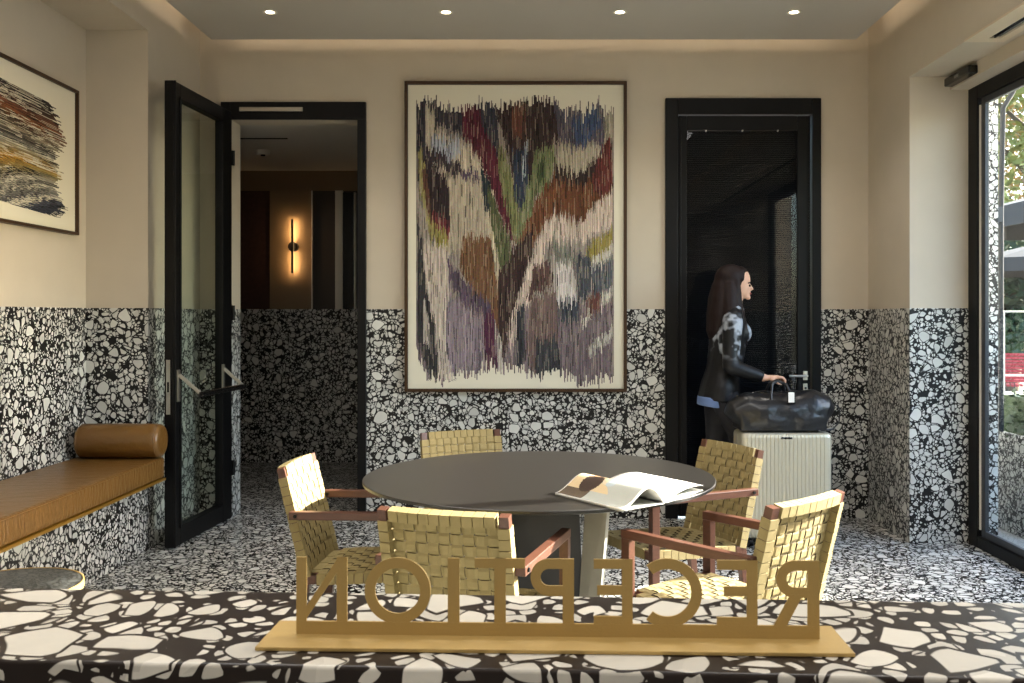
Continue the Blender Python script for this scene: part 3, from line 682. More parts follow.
def make_chair():
    t = empty('woven_armchair'); SL = .244; nrm = Vector((0, 1, SL)).normalized()   # front-facing normal of the back
    LB = .41 * math.hypot(1, SL)
    def Pb(u, w, n):
        bow = .020 * (1 - (u / HW) ** 2)
        z = .40 + w / math.hypot(1, SL)
        return Vector((u, -.20 - SL * (z - .40) - bow, z)) + nrm * (n - PT / 2)
    iu = HW - PT
    # wooden posts
    for s in (-1, 1):
        mb = MB(); a = s * (HW - PT + .003); b = s * HW
        lo, hi = min(a, b) + .001, max(a, b) - .001
        ws = [-.01, LB * .33, LB * .66, LB]
        for w0, w1 in zip(ws[:-1], ws[1:]):
            mb.hexa([Pb(lo, w0, -PT / 2 + .003), Pb(hi, w0, -PT / 2 + .003), Pb(hi, w0, PT / 2 - .003), Pb(lo, w0, PT / 2 - .003), Pb(lo, w1, -PT / 2 + .003), Pb(hi, w1, -PT / 2 + .003), Pb(hi, w1, PT / 2 - .003), Pb(lo, w1, PT / 2 - .003)])
        mb.build('back_post', M['wood'], t)
        # rear leg
        mb = MB(); x = s * (HW - PT / 2); mb.bar((x, -.222, .405), (x, -.262, 0), .03, .032, up=(0, 1, 0)); mb.build('leg', M['wood'], t, bevel=.002)
        # front leg and arm
        x = s * (HW + .0165)
        mb = MB(); mb.box(x - .0155, x + .0155, .215, .25, 0, .622); mb.build('leg', M['wood'], t, bevel=.002)
        mb = MB(); mb.box(x - .0165, x + .0165, -.275, .252, .622, .652); mb.build('armrest', M['wood'], t, bevel=.003)
        mb = MB(); mb.cyl((x - .022, -.25, .637), .007, .044, 12, axis='x'); mb.build('bolt', M['black'], t)
    # backrest webbing
    mb = MB(); wt = LB - .034; nw = 11
    weave(mb, lambda u, w, n: Pb(u, w, n + .0125), -iu + .004, iu - .004, .034, wt)
    for s in (-1, 1):
        a, b = (HW - PT, HW + .0012) if s > 0 else (-HW - .0012, -HW + PT)
        wrap(mb, Pb, .005, wt, a, b, -PT / 2, PT / 2, 'w', nw)
    # rails wrapped: top and bottom
    for n_, (k0, k1) in ((0, (wt, LB + .001)), (1, (0, .034))): wrap(mb, Pb, -iu + .004, iu - .004, k0, k1, -PT / 2, PT / 2, 'u', 10)
    mb.build('backrest', [M['web'], M['webshade']], t)
    # seat
    D = .46
    def Ps(u, v, n): return Vector((u, -.215 + v, .402 + .022 * v / D + n))
    mb = MB(); weave(mb, lambda u, w, n: Ps(u, w, n + .0075), -iu + .004, iu - .004, .034, D - .034)
    for s in (-1, 1):
        a, b = (HW - PT, HW) if s > 0 else (-HW, -HW + PT); wrap(mb, Ps, .034, D - .034, a, b, -.03, .010, 'w', 11)
    for k0, k1 in ((0, .034), (D - .034, D)): wrap(mb, Ps, -iu + .004, iu - .004, k0, k1, -.03, .010, 'u', 10)
    mb.build('seat', [M['web'], M['webshade']], t)
    mb = MB()
    for x in (-HW + PT / 2, HW - PT / 2): mb.hexa([Ps(x + a * .014, v, n) for n in (-.027, .007) for a, v in ((-1, .0), (1, .0), (1, D), (-1, D))])
    for v in (.017, D - .017): mb.hexa([Ps(a * (HW + .0005), v + b * .014, n) for n in (-.027, .007) for a, b in ((-1, -1), (1, -1), (1, 1), (-1, 1))])
    mb.build('seat_frame', M['wood'], t, bevel=.002)
    return t
chairs = [  # back-top centre, point faced, label
    ((-.925, 3.765), (1.0, -.05), 'woven khaki armchair at the left of the round table, its backrest in bright sun'),
    ((-.262, 2.795), (.286, .958), 'woven khaki armchair nearest the counter, seen square from behind under the letters'),
    ((.845, 2.99), (-.67, .74), 'woven khaki armchair with sunlit seat, right of the table behind the last letters'),
    ((.868, 4.235), (-.90, -.43), 'woven khaki armchair facing the table in front of the silver suitcase'),
    ((-.36, 4.722), (.40, -.917), 'woven khaki armchair on the far side of the round table, only its back showing')]
ch = None
for i, (bp, fd, lb) in enumerate(chairs):
    c = make_chair() if ch is None else copy_tree(ch)
    if ch is None: ch = c
    f = Vector((fd[0], fd[1])).normalized()
    c.location = (bp[0] + .305 * f.x, bp[1] + .305 * f.y, 0); c.rotation_euler = (0, 0, math.atan2(-f.x, f.y))
    tag(c, lb, 'chair', 'woven armchairs around the table')

# ------------------------------------------------------------------ COUNTER + SIGN
cr = math.radians(-2.9)
t = empty('reception_counter', (-.05, 1.014, 0), cr); tag(t, 'terrazzo reception counter with large pale stones, carrying the brass letters', 'counter')
mb = MB(); mb.box(-1.9, 1.9, 0, .272, .955, 1.0); mb.build('countertop', M['terr_top'], t, bevel=.004, seg=3)
mb = MB(); mb.box(-1.88, 1.88, .004, .262, 0, .955); mb.build('counter_body', M['terr_top'], t)
sr = math.radians(-1.75)
t = empty('reception_sign', (.0215, 1.104, 1.0), sr); tag(t, 'brass sign of cut-out letters reading RECEPTION, seen from behind on the counter', 'sign')
mb = MB(); mb.prism([(-.333, .0005), (.333, .0005), (.333, .005), (-.333, .005)], -.046, .048); mb.build('base_plate', M['brass'], t, bevel=.0008)
S = 1.104 / F; sx0 = 534 + .0215 / 1.104 * F
def lp(px, py): return ((px - sx0) * S, (640.3 - py) * S + .003)
mb = MB(); a = lp(294.5, 0)[0]; b = lp(817, 0)[0]; zb = lp(0, 625.5)[1]; mb.box(a, b, -.0016, .0016, .004, zb); mb.build('letter_rail', M['brass'], t)
ztop = lp(0, 561)[1]; ST = .0122; TN = [0]; HL = ztop - zb
def lname(i): return 'letter'
def tt():
    TN[0] += 1; return .0015 * (1 - .035 * (TN[0] % 6))
def stem(mb, x0, x1, z0=None, z1=None): q = tt(); mb.box(x0, x1, -q, q, zb - .0005 if z0 is None else z0, ztop if z1 is None else z1)
def arc(mb, cx, cz, ro, ri, a0, a1, n=40, sx=1.0):
    w_ = tt()
    for k in range(n):
        p = a0 + (a1 - a0) * k / n; q = a0 + (a1 - a0) * (k + 1) / n
        mb.prism([(cx + sx * ri * math.cos(p), cz + ri * math.sin(p)), (cx + sx * ro * math.cos(p), cz + ro * math.sin(p)), (cx + sx * ro * math.cos(q), cz + ro * math.sin(q)), (cx + sx * ri * math.cos(q), cz + ri * math.sin(q))], -w_, w_)
X = lambda px: lp(px, 0)[0]
def letter(fn):
    mb = MB(); fn(mb); return mb.build('letter', M['brass'], t)
def fN(mb):
    stem(mb, X(294.5), X(304.8)); stem(mb, X(335.5), X(346)); pass
    mb.prism([(X(295), zb), (X(303), zb), (X(345.8), ztop), (X(337), ztop)], -.0014, .0014)
def fO(mb): arc(mb, X(397), zb + HL / 2 - .001, .0385, .0385 - ST, 0, 2 * PI, 64)
def fI(mb): stem(mb, X(447.5), X(459.3))
def fT(mb): stem(mb, X(494.2), X(505.8)); mb.box(X(474.5), X(525), -(tt()), .0015 * (1 - .035 * (TN[0] % 6)), ztop - .0112, ztop)
def fP(mb):
    stem(mb, X(562.6), X(574)); r = HL * .285; cz = ztop - r; mb.box(X(549), X(563), -(tt()), .0015 * (1 - .035 * (TN[0] % 6)), ztop - .0115, ztop); mb.box(X(549), X(563), -(tt()), .0015 * (1 - .035 * (TN[0] % 6)), ztop - 2 * r, ztop - 2 * r + .0115); arc(mb, X(549), cz, r, r - .0115, PI / 2, 3 * PI / 2, 32, 1.0)
def fE(x0, x1, xm):
    def g(mb):
        stem(mb, X(x1) - ST, X(x1)); mb.box(X(x0), X(x1), -(tt()), .0015 * (1 - .035 * (TN[0] % 6)), ztop - .011, ztop); mb.box(X(x0), X(x1), -(tt()), .0015 * (1 - .035 * (TN[0] % 6)), zb - .0005, zb + .009)
        zm = zb + HL * .52; mb.box(X(xm), X(x1), -(tt()), .0015 * (1 - .035 * (TN[0] % 6)), zm - .0055, zm + .0055)
    return g
def fC(mb): arc(mb, X(667), zb + HL / 2 - .001, .0395, .0395 - ST, -PI * .71, PI * .71, 56)
def fR(mb):
    stem(mb, X(805.4), X(817)); r = HL * .285; cz = ztop - r; mb.box(X(793), X(806), -(tt()), .0015 * (1 - .035 * (TN[0] % 6)), ztop - .0115, ztop); mb.box(X(793), X(806), -(tt()), .0015 * (1 - .035 * (TN[0] % 6)), ztop - 2 * r, ztop - 2 * r + .0115); arc(mb, X(793), cz, r, r - .0115, PI / 2, 3 * PI / 2, 32)
    mb.prism([(X(772), zb - .0005), (X(784.5), zb - .0005), (X(801), ztop - 2 * r + .004), (X(789), ztop - 2 * r + .004)], -(tt()), .0015 * (1 - .035 * (TN[0] % 6)))
for fn in (fN, fO, fI, fT, fP, fE(593.7, 632.4, 597), fC, fE(716, 756, 723), fR): letter(fn)

# ------------------------------------------------------------------ SUITCASE
t = empty('suitcase', (1.505, 5.80, 0)); tag(t, 'pale ribbed aluminium suitcase standing under the black leather bag', 'suitcase')
sw_, sd, sz0, sz1 = .270, .13, .055, .680
def rrect(w, d, r, n=6, ribs=True):
    pts = []
    for cx, cy, a0 in ((w - r, -d + r, -PI / 2), (w - r, d - r, 0), (-w + r, d - r, PI / 2), (-w + r, -d + r, PI)):
        for k in range(n + 1): a = a0 + PI / 2 * k / n; pts.append((cx + r * math.cos(a), cy + r * math.sin(a)))
    return pts
# front/back faces ribbed: polygon of cross section (x,y)
poly = []; r = .03; rib = .0225
def edge_ribs(x0, x1, y, sgn):
    out = []; n = int(abs(x1 - x0) / rib); p = (x1 - x0) / n
    for i in range(n):
        xa = x0 + i * p
        for f, h in ((.0, 0), (.12, 0), (.2, 1), (.8, 1), (.88, 0)): out.append((xa + f * p, y - sgn * h * .004))
    return out
for cx, cy, a0, nxt in ((sw_ - r, -sd + r, -PI / 2, None), (sw_ - r, sd - r, 0, 'back'), (-sw_ + r, sd - r, PI / 2, None), (-sw_ + r, -sd + r, PI, 'front')):
    for k in range(7): a = a0 + PI / 2 * k / 6; poly.append((cx + r * math.cos(a), cy + r * math.sin(a)))
    if nxt == 'back': poly += edge_ribs(sw_ - r, -sw_ + r, sd, -1)[1:]
    if nxt == 'front': poly += edge_ribs(-sw_ + r, sw_ - r, -sd, 1)[1:]
mb = MB(); zs = [(sz0, .94), (sz0 + .008, .98), (sz0 + .025, 1), (sz1 - .025, 1), (sz1 - .008, .985), (sz1, .95)]
vs = []; fs = []; n = len(poly)
for z, s in zs:
    for x, y in poly: vs.append((x - math.copysign(min(abs(x), sw_ * (1 - s)), x), y - math.copysign(min(abs(y), sw_ * (1 - s)), y), z))
for i in range(len(zs) - 1):
    for k in range(n): fs.append((i * n + k, i * n + (k + 1) % n, (i + 1) * n + (k + 1) % n, (i + 1) * n + k))
fs.append(tuple(range(n))[::-1]); fs.append(tuple(range((len(zs) - 1) * n, len(zs) * n))); mb.add(vs, fs); mb.build('shell', M['alu'], t)
mb = MB(); q = rrect(sw_ + .002, .012, .004, 2); mb.box(-sw_ - .003, -sw_ + .012, -.012, .012, sz0 + .02, sz1 - .02); mb.box(sw_ - .012, sw_ + .003, -.012, .012, sz0 + .02, sz1 - .02); mb.box(-sw_ + .03, sw_ - .03, -.012, .012, sz1 - .01, sz1 + .003)
mb.build('closing_frame', M['chrome'], t, bevel=.002)
mb = MB(); mb.box(-.035, .03, -sd - .004, -sd + .01, sz1 - .035, sz1 - .022); mb.build('latch', M['blackgloss'], t, bevel=.002)
mb = MB(); mb.tube([(sw_ + .002, 0, .30), (sw_ + .03, 0, .32), (sw_ + .03, 0, .42), (sw_ + .002, 0, .44)], .008, 10, up=(0, 1, 0)); mb.build('side_handle', M['blackgloss'], t)
for x in (-sw_ + .06, sw_ - .06):
    for y in (-sd + .04, sd - .04):
        mb = MB(); mb.cyl((x - .011, y, .028), .028, .022, 20, axis='x'); mb.box(x - .018, x + .018, y - .018, y + .018, .035, sz0 + .006); mb.build('wheel', M['blackgloss'], t)
# ------------------------------------------------------------------ BAG
bx = 1.49; t = empty('duffel_bag', (bx, 5.80, sz1 + .004)); tag(t, 'slouchy black leather travel bag resting on top of the suitcase', 'bag')
mb = MB(); pts = []; rad = []
for x, zc, ry, rz in ((-.305, .075, .05, .045), (-.28, .10, .095, .085), (-.2, .115, .12, .112), (-.1, .118, .13, .116), (0, .112, .13, .108), (.1, .122, .13, .12), (.2, .124, .125, .122), (.27, .115, .10, .105), (.30, .09, .06, .06)):
    pts.append((x, 0, zc)); rad.append((ry, rz))
mb.tube(pts, rad, 28, up=(0, 0, 1)); 
mb.ball((-.06, -.05, .07), (.2, .09, .075)); mb.ball((.14, -.05, .08), (.15, .09, .08)); mb.box(-.26, .26, -.11, .11, .004, .09)
bag = smooth_blob(mb, 'bag_body', M['bagl'], t, .009, 10)
zmin = min(v.co.z for v in bag.data.vertices)
for v_ in bag.data.vertices:
    v_.co.z = max(v_.co.z, 0) ; v_.co.y += .003 * math.sin(v_.co.x * 38) * math.sin(v_.co.z * 30 + 1); v_.co.z += .004 * math.sin(v_.co.x * 31 + 2) * (v_.co.z > .15)
mb = MB(); mb.tube([(-.26, 0, .205), (-.1, 0, .238), (0, 0, .226), (.1, 0, .24), (.27, 0, .222)], .006, 8, up=(0, 1, 0)); mb.build('zip', M['blackgloss'], t)
for y in (-.105, .105):
    mb = MB(); hh = [(-.07, y, .13), (-.068, y * .75, .22), (-.05, y * .3, .285), (-.01, y * .15, .302), (.035, y * .3, .28), (.055, y * .75, .215), (.06, y, .13)]
    mb.tube(hh, .0085, 10, up=(0, 1, 0)); mb.build('handle', M['bagl'], t)
mb = MB(); mb.tube([(.29, -.02, .12), (.33, -.03, .16), (.36, -.03, .13), (.355, -.03, .05), (.31, -.05, .012), (.2, -.115, .008)], .005, 8); mb.build('shoulder_strap', M['bagl'], t)
mb = MB(); mb.box(.015, .065, -.128, -.122, .17, .25, 0); mb.box(.022, .058, -.1295, -.1275, .18, .24, 1); mb.build('luggage_tag', [M['blackgloss'], M['page']], t, bevel=.001)

# ------------------------------------------------------------------ WOMAN
YW = 6.14
t = empty('person', (1.2, YW, 0)); tag(t, 'person with long dark hair and silvery jacket walking past the dark door', 'person')
def w(px, py, dy=0):
    q = P(px, py, YW); return Vector((q.x - 1.2, dy, q.z))
b = MB()
hc = Vector((.112, 0, 1.588))
# head: skull, face, jaw
b.ball((.098, 0, 1.612), (.094, .073, .090), 20, 14); b.ball((.130, 0, 1.565), (.062, .058, .078), 18, 12); b.ball((.152, 0, 1.515), (.030, .034, .026), 14, 10); b.ball((.128, 0, 1.53), (.045, .050, .036))
b.tube([(.186, 0, 1.585), (.194, 0, 1.567), (.204, 0, 1.552), (.190, 0, 1.545)], [.006, .009, .012, .008], 10)       # nose
b.ball((.182, 0, 1.529), (.012, .022, .007)); b.ball((.180, 0, 1.518), (.011, .020, .007)); b.ball((.178, 0, 1.497), (.016, .018, .015)); b.ball((.172, 0, 1.60), (.02, .045, .012))
for s in (-1, 1): b.ball((.095, s * .074, 1.57), (.018, .008, .03))
b.tube([(.10, 0, 1.56), (.09, 0, 1.47), (.075, 0, 1.42), (.07, 0, 1.38)], [.056, .050, .055, .09], 16)
# torso
b.tube([(.075, 0, 1.42), (.06, 0, 1.36), (.05, 0, 1.25), (.035, 0, 1.12), (.015, 0, 1.02), (0, 0, .93), (-.01, 0, .86)], [(.06, .10), (.085, .17), (.105, .165), (.095, .14), (.09, .13), (.105, .16), (.10, .155)], 20)
b.ball((.12, -.07, 1.27), (.055, .06, .06)); b.ball((.12, .07, 1.27), (.055, .06, .06))
# legs: mid stride
legs = {-1: [(0, -.085, .88), (.10, -.085, .66), (.15, -.085, .47), (.17, -.085, .28), (.20, -.085, .085)], 1: [(0, .085, .88), (.0, .085, .66), (-.01, .085, .48), (-.07, .085, .30), (-.13, .085, .12)]}
for s in (-1, 1): b.tube(legs[s], [.088, .072, .054, .052, .036], 16)
b.tube([(.20, -.085, .07), (.24, -.085, .045), (.33, -.085, .03)], [.036, .036, .028], 12); b.tube([(-.14, .085, .10), (-.10, .085, .06), (-.03, .085, .03)], [.036, .036, .028], 12)
# arms. near arm reaches to the bag handle
sh = Vector((.045, -.165, 1.345)); el = Vector((.02, -.215, 1.065)); wr = w(757, 376, -.215); hd = w(765, 377, -.205)
far = [Vector((.045, .165, 1.345)), Vector((-.0, .21, 1.08)), Vector((.10, .20, .90))]
b.tube([sh, sh.lerp(el, .5), el], [.05, .043, .036], 14); b.tube([el, el.lerp(wr, .4), wr], [.038, .036, .024], 14)
b.tube([far[0], far[0].lerp(far[1], .5), far[1]], [.05, .042, .036], 14); b.tube([far[1], far[1].lerp(far[2], .5), far[2]], [.038, .034, .024], 14)
# near hand: palm, four fingers curled over the handle, thumb
b.tube([wr, wr + Vector((.03, .004, .002)), wr + Vector((.085, .012, .004))], [(.020, .024), (.018, .034), (.014, .038)], 14, up=(0, 1, 0))
kn = wr + Vector((.085, .012, .008))
for i, (dy, l) in enumerate(((-.034, .9), (-.012, 1.0), (.011, .95), (.033, .78))):
    a = kn + Vector((0, dy, 0)); b.tube([a - Vector((.012, 0, 0)), a + Vector((.022 * l, 0, -.004)), a + Vector((.040 * l, 0, -.022)), a + Vector((.034 * l, 0, -.044 * l)), a + Vector((.018 * l, 0, -.052 * l))], [.0098, .0095, .009, .0082, .007], 10, up=(0, 1, 0))
a = wr + Vector((.03, -.030, -.004)); b.tube([a, a + Vector((.022, -.014, -.014)), a + Vector((.046, -.010, -.026)), a + Vector((.064, .002, -.032))], [.013, .011, .0095, .008], 10, up=(0, 1, 0))
# far hand hanging
fh = far[2]; b.tube([fh, fh + Vector((.005, 0, -.05)), fh + Vector((.012, 0, -.09))], [(.02, .022), (.033, .018), (.034, .014)], 14, up=(0, 1, 0))
for dx, l in ((-.028, .75), (-.009, .95), (.010, 1), (.029, .9)):
    a = fh + Vector((.012 + dx, 0, -.085)); b.tube([a, a + Vector((.004, -.004, -.035 * l)), a + Vector((.006, -.014, -.062 * l)), a + Vector((.006, -.026, -.078 * l))], [.0095, .009, .008, .007], 10)
a = fh + Vector((.035, 0, -.035)); b.tube([a, a + Vector((.02, -.008, -.028)), a + Vector((.026, -.014, -.058))], [.012, .010, .008], 10)
body = smooth_blob(b, 'body', M['skin'], t, .0058, 3, .4)
for s in (-1, 1):
    mb = MB(); mb.ball((.1795, s * .030, 1.572), (.009, .011, .007)); mb.build('eye', M['eye'], t)
    mb = MB(); mb.tube([(.187, s * .012, 1.590), (.184, s * .032, 1.594), (.168, s * .050, 1.588)], .0032, 6); mb.build('eyebrow', M['hair'], t)
mb = MB(); mb.ball((.189, 0, 1.5235), (.009, .020, .009)); mb.build('mouth', M['lips'], t)
# hair
b = MB(); b.ball((.066, 0, 1.620), (.106, .088, .092), 22, 14); b.ball((.040, 0, 1.56), (.088, .092, .11)); b.ball((.015, 0, 1.46), (.088, .11, .12)); b.ball((.0, 0, 1.36), (.08, .125, .13))
b.tube([(.045, 0, 1.66), (.04, 0, 1.62), (.03, 0, 1.56), (.005, 0, 1.48), (-.015, 0, 1.38), (-.03, 0, 1.28), (-.025, 0, 1.20), (-.022, 0, 1.18)], [(.03, .03), (.07, .07), (.088, .095), (.085, .112), (.075, .125), (.06, .115), (.035, .08), (.01, .02)], 20); b.ball((.112, 0, 1.655), (.066, .058, .046))
for s in (-1, 1):
    b.tube([(.09, s * .05, 1.66), (.088, s * .074, 1.57), (.088, s * .082, 1.48), (.10, s * .10, 1.38), (.125, s * .11, 1.28), (.145, s * .10, 1.19)], [.022, .026, .034, .036, .030, .008], 12)
    b.tube([(.045, s * .02, 1.64), (.045, s * .05, 1.58), (.045, s * .075, 1.48), (.045, s * .11, 1.38), (.03, s * .12, 1.24)], [.02, .05, .06, .055, .02], 12)
    b.tube([(.10, s * .01, 1.685), (.135, s * .04, 1.668), (.118, s * .068, 1.61)], [.02, .018, .018], 10)
smooth_blob(b, 'hair', M['hair'], t, .007, 3, .4)
# jacket
b = MB(); b.tube([(.072, 0, 1.432), (.06, 0, 1.37), (.05, 0, 1.25), (.035, 0, 1.12), (.015, 0, 1.02), (0, 0, .93), (-.012, 0, .835)], [(.065, .085), (.098, .185), (.120, .180), (.112, .158), (.108, .150), (.125, .178), (.135, .185)], 24)
b.ball((.12, -.07, 1.27), (.066, .072, .072)); b.ball((.12, .07, 1.27), (.066, .072, .072)); b.tube([(.075, 0, 1.40), (.085, 0, 1.445)], [.085, .068], 18)
b.tube([sh, sh.lerp(el, .5), el], [.066, .057, .051], 16); b.tube([el, el.lerp(wr, .5), el.lerp(wr, .93)], [.052, .046, .036], 16); b.tube([far[0], far[0].lerp(far[1], .5), far[1]], [.066, .056, .05], 16); b.tube([far[1], far[1].lerp(far[2], .95)], [.05, .036], 16)
b.ball(el, .051); b.ball(sh + Vector((0, .012, .004)), (.064, .064, .062)); b.ball(far[0] + Vector((0, -.012, .004)), (.064, .064, .062)); b.tube([(.06, -.17, 1.36), (.07, -.07, 1.425), (.07, .07, 1.425), (.06, .17, 1.36)], [.05, .055, .055, .05], 14, up=(1, 0, 0))
jk = smooth_blob(b, 'jacket', M['jacket'], t, .009, 4)
b = MB(); b.tube([(-.055, 0, .86), (-.062, 0, .80)], [(.09, .165), (.088, .16)], 24); smooth_blob(b, 'shirt_hem', M['denim'], t, .009, 2)
b = MB(); b.tube([(0, 0, .96), (-.005, 0, .88), (-.005, 0, .82)], [(.105, .16), (.115, .172), (.10, .17)], 20)
for s in (-1, 1): b.tube(legs[s][:4] + [Vector(legs[s][3]).lerp(Vector(legs[s][4]), .8)], [.098, .083, .068, .062, .052], 16)
smooth_blob(b, 'trousers', M['jeans'], t, .01, 3)
for pts in ([(.19, -.085, .085), (.20, -.085, .045), (.26, -.085, .034), (.345, -.085, .024)], [(-.145, .085, .115), (-.155, .085, .075), (-.09, .085, .05), (-.02, .085, .026)]):
    b = MB(); b.tube(pts, [.042, .044, .042, .026], 14)
    heel = Vector(pts[1]); b.tube([heel, (heel.x - .01, heel.y, .0 if heel.z < .06 else heel.z - .06)], [.024, .014], 10); o = smooth_blob(b, 'shoe', M['shoe'], t, .006, 2)
    for v_ in o.data.vertices: v_.co.z = max(v_.co.z, .001)

# ------------------------------------------------------------------ OUTSIDE
mb = MB(); mb.box(2.70, 60, -15, 60, -.14, -.02); struct(mb.build('ground_outside', M['pave']))
t = empty('downpipe', (3.02, 6.3, 0)); tag(t, 'grey metal drainpipe with a bend, fixed outside beside the window', 'drainpipe')
a = P(1013, 92, 6.1); bq = P(1003, 108, 6.1); c = P(1001, 215, 6.1); o_ = Vector((3.02, 6.3, 0))
mb = MB(); mb.tube([a + Vector((.03, 0, .10)) - o_, a - o_, bq - o_, c - o_, Vector((c.x, c.y, .64)) - o_], .016, 12, up=(0, 1, 0)); mb.build('pipe', M['pipe'], t)
j = P(993, 215, 6.1) - o_; mb = MB(); mb.box(j.x - .03, j.x + .06, j.y - .02, j.y + .05, j.z - .05, j.z + .05); mb.build('bracket', M['tablebase'], t, bevel=.004)
def leafball(mb, c, r, n, s, rg):
    for _ in range(n):
        d = Vector((rg.gauss(0, 1), rg.gauss(0, 1), rg.gauss(0, 1))).normalized() * rg.random() ** .35
        p = Vector(c) + Vector((d.x * r[0], d.y * r[1], d.z * r[2])); u = Vector((rg.gauss(0, 1), rg.gauss(0, 1), rg.gauss(0, .6))).normalized(); v = u.cross(Vector((rg.gauss(0, 1), rg.gauss(0, 1), rg.gauss(0, 1)))).normalized()
        q = s * (.6 + .8 * rg.random()); mb.add([p - u * q, p + v * q * .5, p + u * q, p - v * q * .5], [(0, 1, 2, 3)])
rg = random.Random(2)
t = empty('planter', (3.6, 6.15, 0)); tag(t, 'terrazzo planter wall with a clipped green hedge outside the window, its unseen tall leg added for shade', 'planter')
mb = MB(); mb.box(-.53, 1.3, -.2, .2, -.02, .62); mb.box(.6, 1.1, -7.5, 1.4, -.02, .62); mb.build('planter_box', M['terr'], t, bevel=.005)  # second box carries the unseen leg added for shade
mb = MB()
for i in range(26): leafball(mb, (-.44 + i * .068, 0, .74), (.12, .2, .18), 150, .026, rg)
for i in range(60): leafball(mb, (.85, 1.25 - i * .145, 1.05), (.22, .15, .46), 220, .035, rg)  # tall leg out of view, added to keep low sun off the floor
mb.box(.66, 1.04, -7.4, 1.3, .62, 1.42); mb.box(-.5, .66, -.15, .15, .62, .86)  # first box is the solid core of the added sun-blocking leg
hd_ = mb.build('hedge', M['leaf'], t); 
t = empty('garden_railing', (5.3, 10, 0)); tag(t, 'thin white metal railing beyond the hedge outside', 'railing')
for z in (1.42, .75):
    mb = MB(); mb.box(-1, 2, -.02, .02, z, z + .018); mb.build('rail', M['white'], t)
for x in (-1, -.4, .2, .8, 1.4): mb = MB(); mb.box(x, x + .03, -.015, .015, -.02, 1.42); mb.build('post', M['white'], t)
def parasol(x, y, z0, half, lb):
    t = empty('parasol', (x, y, -.02)); tag(t, lb, 'parasol', 'parasols on the terrace')
    mb = MB(); z1 = z0 + .42; n = 8
    vs = [(0, 0, z1)] + [(half * math.cos(2 * PI * (k + .5) / n), half * math.sin(2 * PI * (k + .5) / n), z0) for k in range(n)] + [(half * math.cos(2 * PI * (k + .5) / n), half * math.sin(2 * PI * (k + .5) / n), z0 - .2) for k in range(n)]
    fs = [(0, 1 + k, 1 + (k + 1) % n) for k in range(n)] + [(1 + k, 1 + n + k, 1 + n + (k + 1) % n, 1 + (k + 1) % n) for k in range(n)]
    mb.add(vs, fs); o = mb.build('canopy', M['parasol'], t); so = o.modifiers.new('s', 'SOLIDIFY'); so.thickness = .01
    mb = MB(); mb.cyl((0, 0, 0), .03, z1, 12); mb.build('pole', M['bark'], t); mb = MB(); mb.cyl((0, 0, 0), .3, .08, 24); mb.build('base', M['tablebase'], t)
parasol(5.9, 9.3, 2.45, 1.55, 'large grey parasol open on the terrace, nearest the window'); parasol(8.3, 14.5, 2.25, 1.7, 'grey parasol standing farther out on the terrace')
def red_chair():
    t = empty('garden_chair')
    for x in (-.22, .22):
        for y in (-.22, .22): mb = MB(); mb.cyl((x, y, 0), .013, .44 if y < 0 else .88, 8); mb.build('leg', M['tablebase'], t)
    mb = MB()
    for k in range(9): mb.box(-.24 + k * .055, -.2 + k * .055, -.23, .23, .44, .46)
    mb.build('seat', M['red'], t); mb = MB()
    for k in range(9): mb.box(-.25, .25, .21, .235, .50 + k * .045, .535 + k * .045)
    mb.build('backrest', M['red'], t); return t
g1 = red_chair(); g1.location = (6.62, 13.2, -.02); g1.rotation_euler = (0, 0, 2.7); tag(g1, 'red slatted garden chair outside, close to the window frame', 'chair', 'red garden chairs')
g2 = copy_tree(g1); g2.location = (7.45, 14.1, -.02); g2.rotation_euler = (0, 0, 3.5); tag(g2, 'red slatted garden chair outside, cut by the right edge of the photo', 'chair', 'red garden chairs')
def tree(x, y, h, r, mat, lb):
    t = empty('tree', (x, y, -.02)); tag(t, lb, 'tree', 'trees beyond the terrace'); rg = random.Random(int(x * 7 + y)); mb = MB(); mb.tube([(0, 0, 0), (.1, 0, h * .3), (.05, .1, h * .6), (0, 0, h * .85)], [.2, .16, .11, .04], 10)
    for k in range(7): a = k * 2.4; mb.tube([(.07, 0, h * (.3 + .06 * k)), (math.cos(a) * r * .7, math.sin(a) * r * .7, h * (.5 + .06 * k))], [.07, .02], 8)
    mb.build('trunk', M['bark'], t); mb = MB()
    for k in range(44): a = rg.random() * 6.28; q = rg.random() ** .5 * r; leafball(mb, (q * math.cos(a), q * math.sin(a), h * (.3 + .65 * rg.random())), (r * .36, r * .36, r * .3), 170, .11, rg)
    mb.build('crown', mat, t)
tree(11.4, 22, 8.5, 2.6, M['leafy'], 'yellow-green tree beyond the terrace, seen over the grey parasol'); tree(15.5, 27, 9, 3.2, M['leafo'], 'tree turning orange farther beyond the terrace'); tree(8.95, 18, 3.0, 1.6, M['leaf'], 'low green tree behind the red chairs')
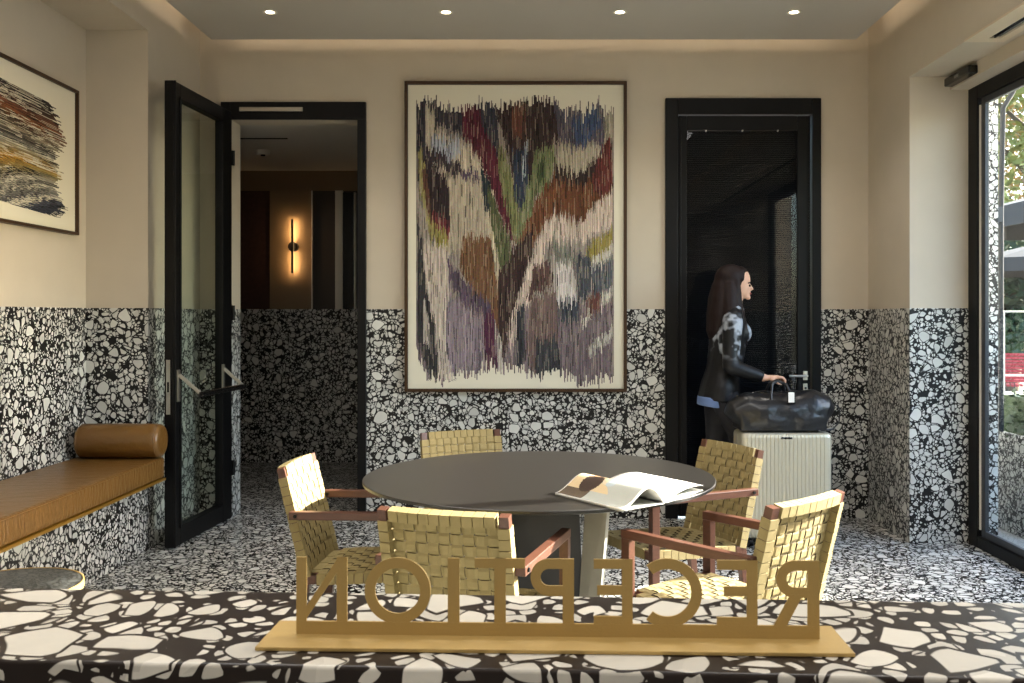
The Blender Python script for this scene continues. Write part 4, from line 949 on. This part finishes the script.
tree(19.5, 40, 14, 6.0, M['leaf'], 'tall dark green tree farthest beyond the terrace')
# ------------------------------------------------------------------ LIGHT
wd = bpy.data.worlds.new('world'); bpy.context.scene.world = wd; wd.use_nodes = True; nt = wd.node_tree
sk = nt.nodes.new('ShaderNodeTexSky'); sk.sky_type = 'NISHITA'; sk.sun_disc = False; sk.sun_elevation = math.radians(25); sk.sun_rotation = math.radians(70); sk.air_density = 1.0; sk.dust_density = 2.0; sk.ozone_density = 1.0
bg = nt.nodes['Background']; L(nt, sk.outputs[0], bg.inputs[0]); bg.inputs[1].default_value = SKY = 1.3
sd_ = bpy.data.lights.new('sun', 'SUN'); sd_.energy = 32; sd_.angle = math.radians(.6); sd_.color = (1, .93, .82)
so = bpy.data.objects.new('sun', sd_); C.objects.link(so); so.rotation_euler = Vector((.945, .33, .475)).to_track_quat('Z', 'Y').to_euler(); so.location = (8, 5, 6)
for loc, rot, sx, sy in (((2.75, 4.0, 1.4), (0, PI / 2, 0), 2.6, 3.4),):
    pl = area('daylight_portal', loc, rot, sx, sy, 1, (1, 1, 1)); pl.data.cycles.is_portal = True
# ------------------------------------------------------------------ CAMERA
cd = bpy.data.cameras.new('camera'); cam = bpy.data.objects.new('camera', cd); C.objects.link(cam); cam.location = (0, 0, H); cam.rotation_euler = (PI / 2, 0, 0)
cd.sensor_width = 36; cd.lens = F / 1024 * 36; cd.shift_x = -(VX - 512) / 1024; cd.shift_y = -(341.5 - VY) / 1024; cd.clip_start = .05; cd.clip_end = 200
cd.dof.use_dof = True; cd.dof.focus_distance = 3.8; cd.dof.aperture_fstop = 20
sc = bpy.context.scene; sc.camera = cam
sc.view_settings.view_transform = 'Standard'; sc.view_settings.look = 'None'; sc.view_settings.gamma = 1; sc.view_settings.use_curve_mapping = False; sc.view_settings.exposure = 0.44
cy = sc.cycles; cy.use_denoising = True; cy.max_bounces = 8; cy.diffuse_bounces = 4; cy.glossy_bounces = 4; cy.transparent_max_bounces = 16; cy.sample_clamp_indirect = 8; cy.caustics_reflective = False; cy.caustics_refractive = False
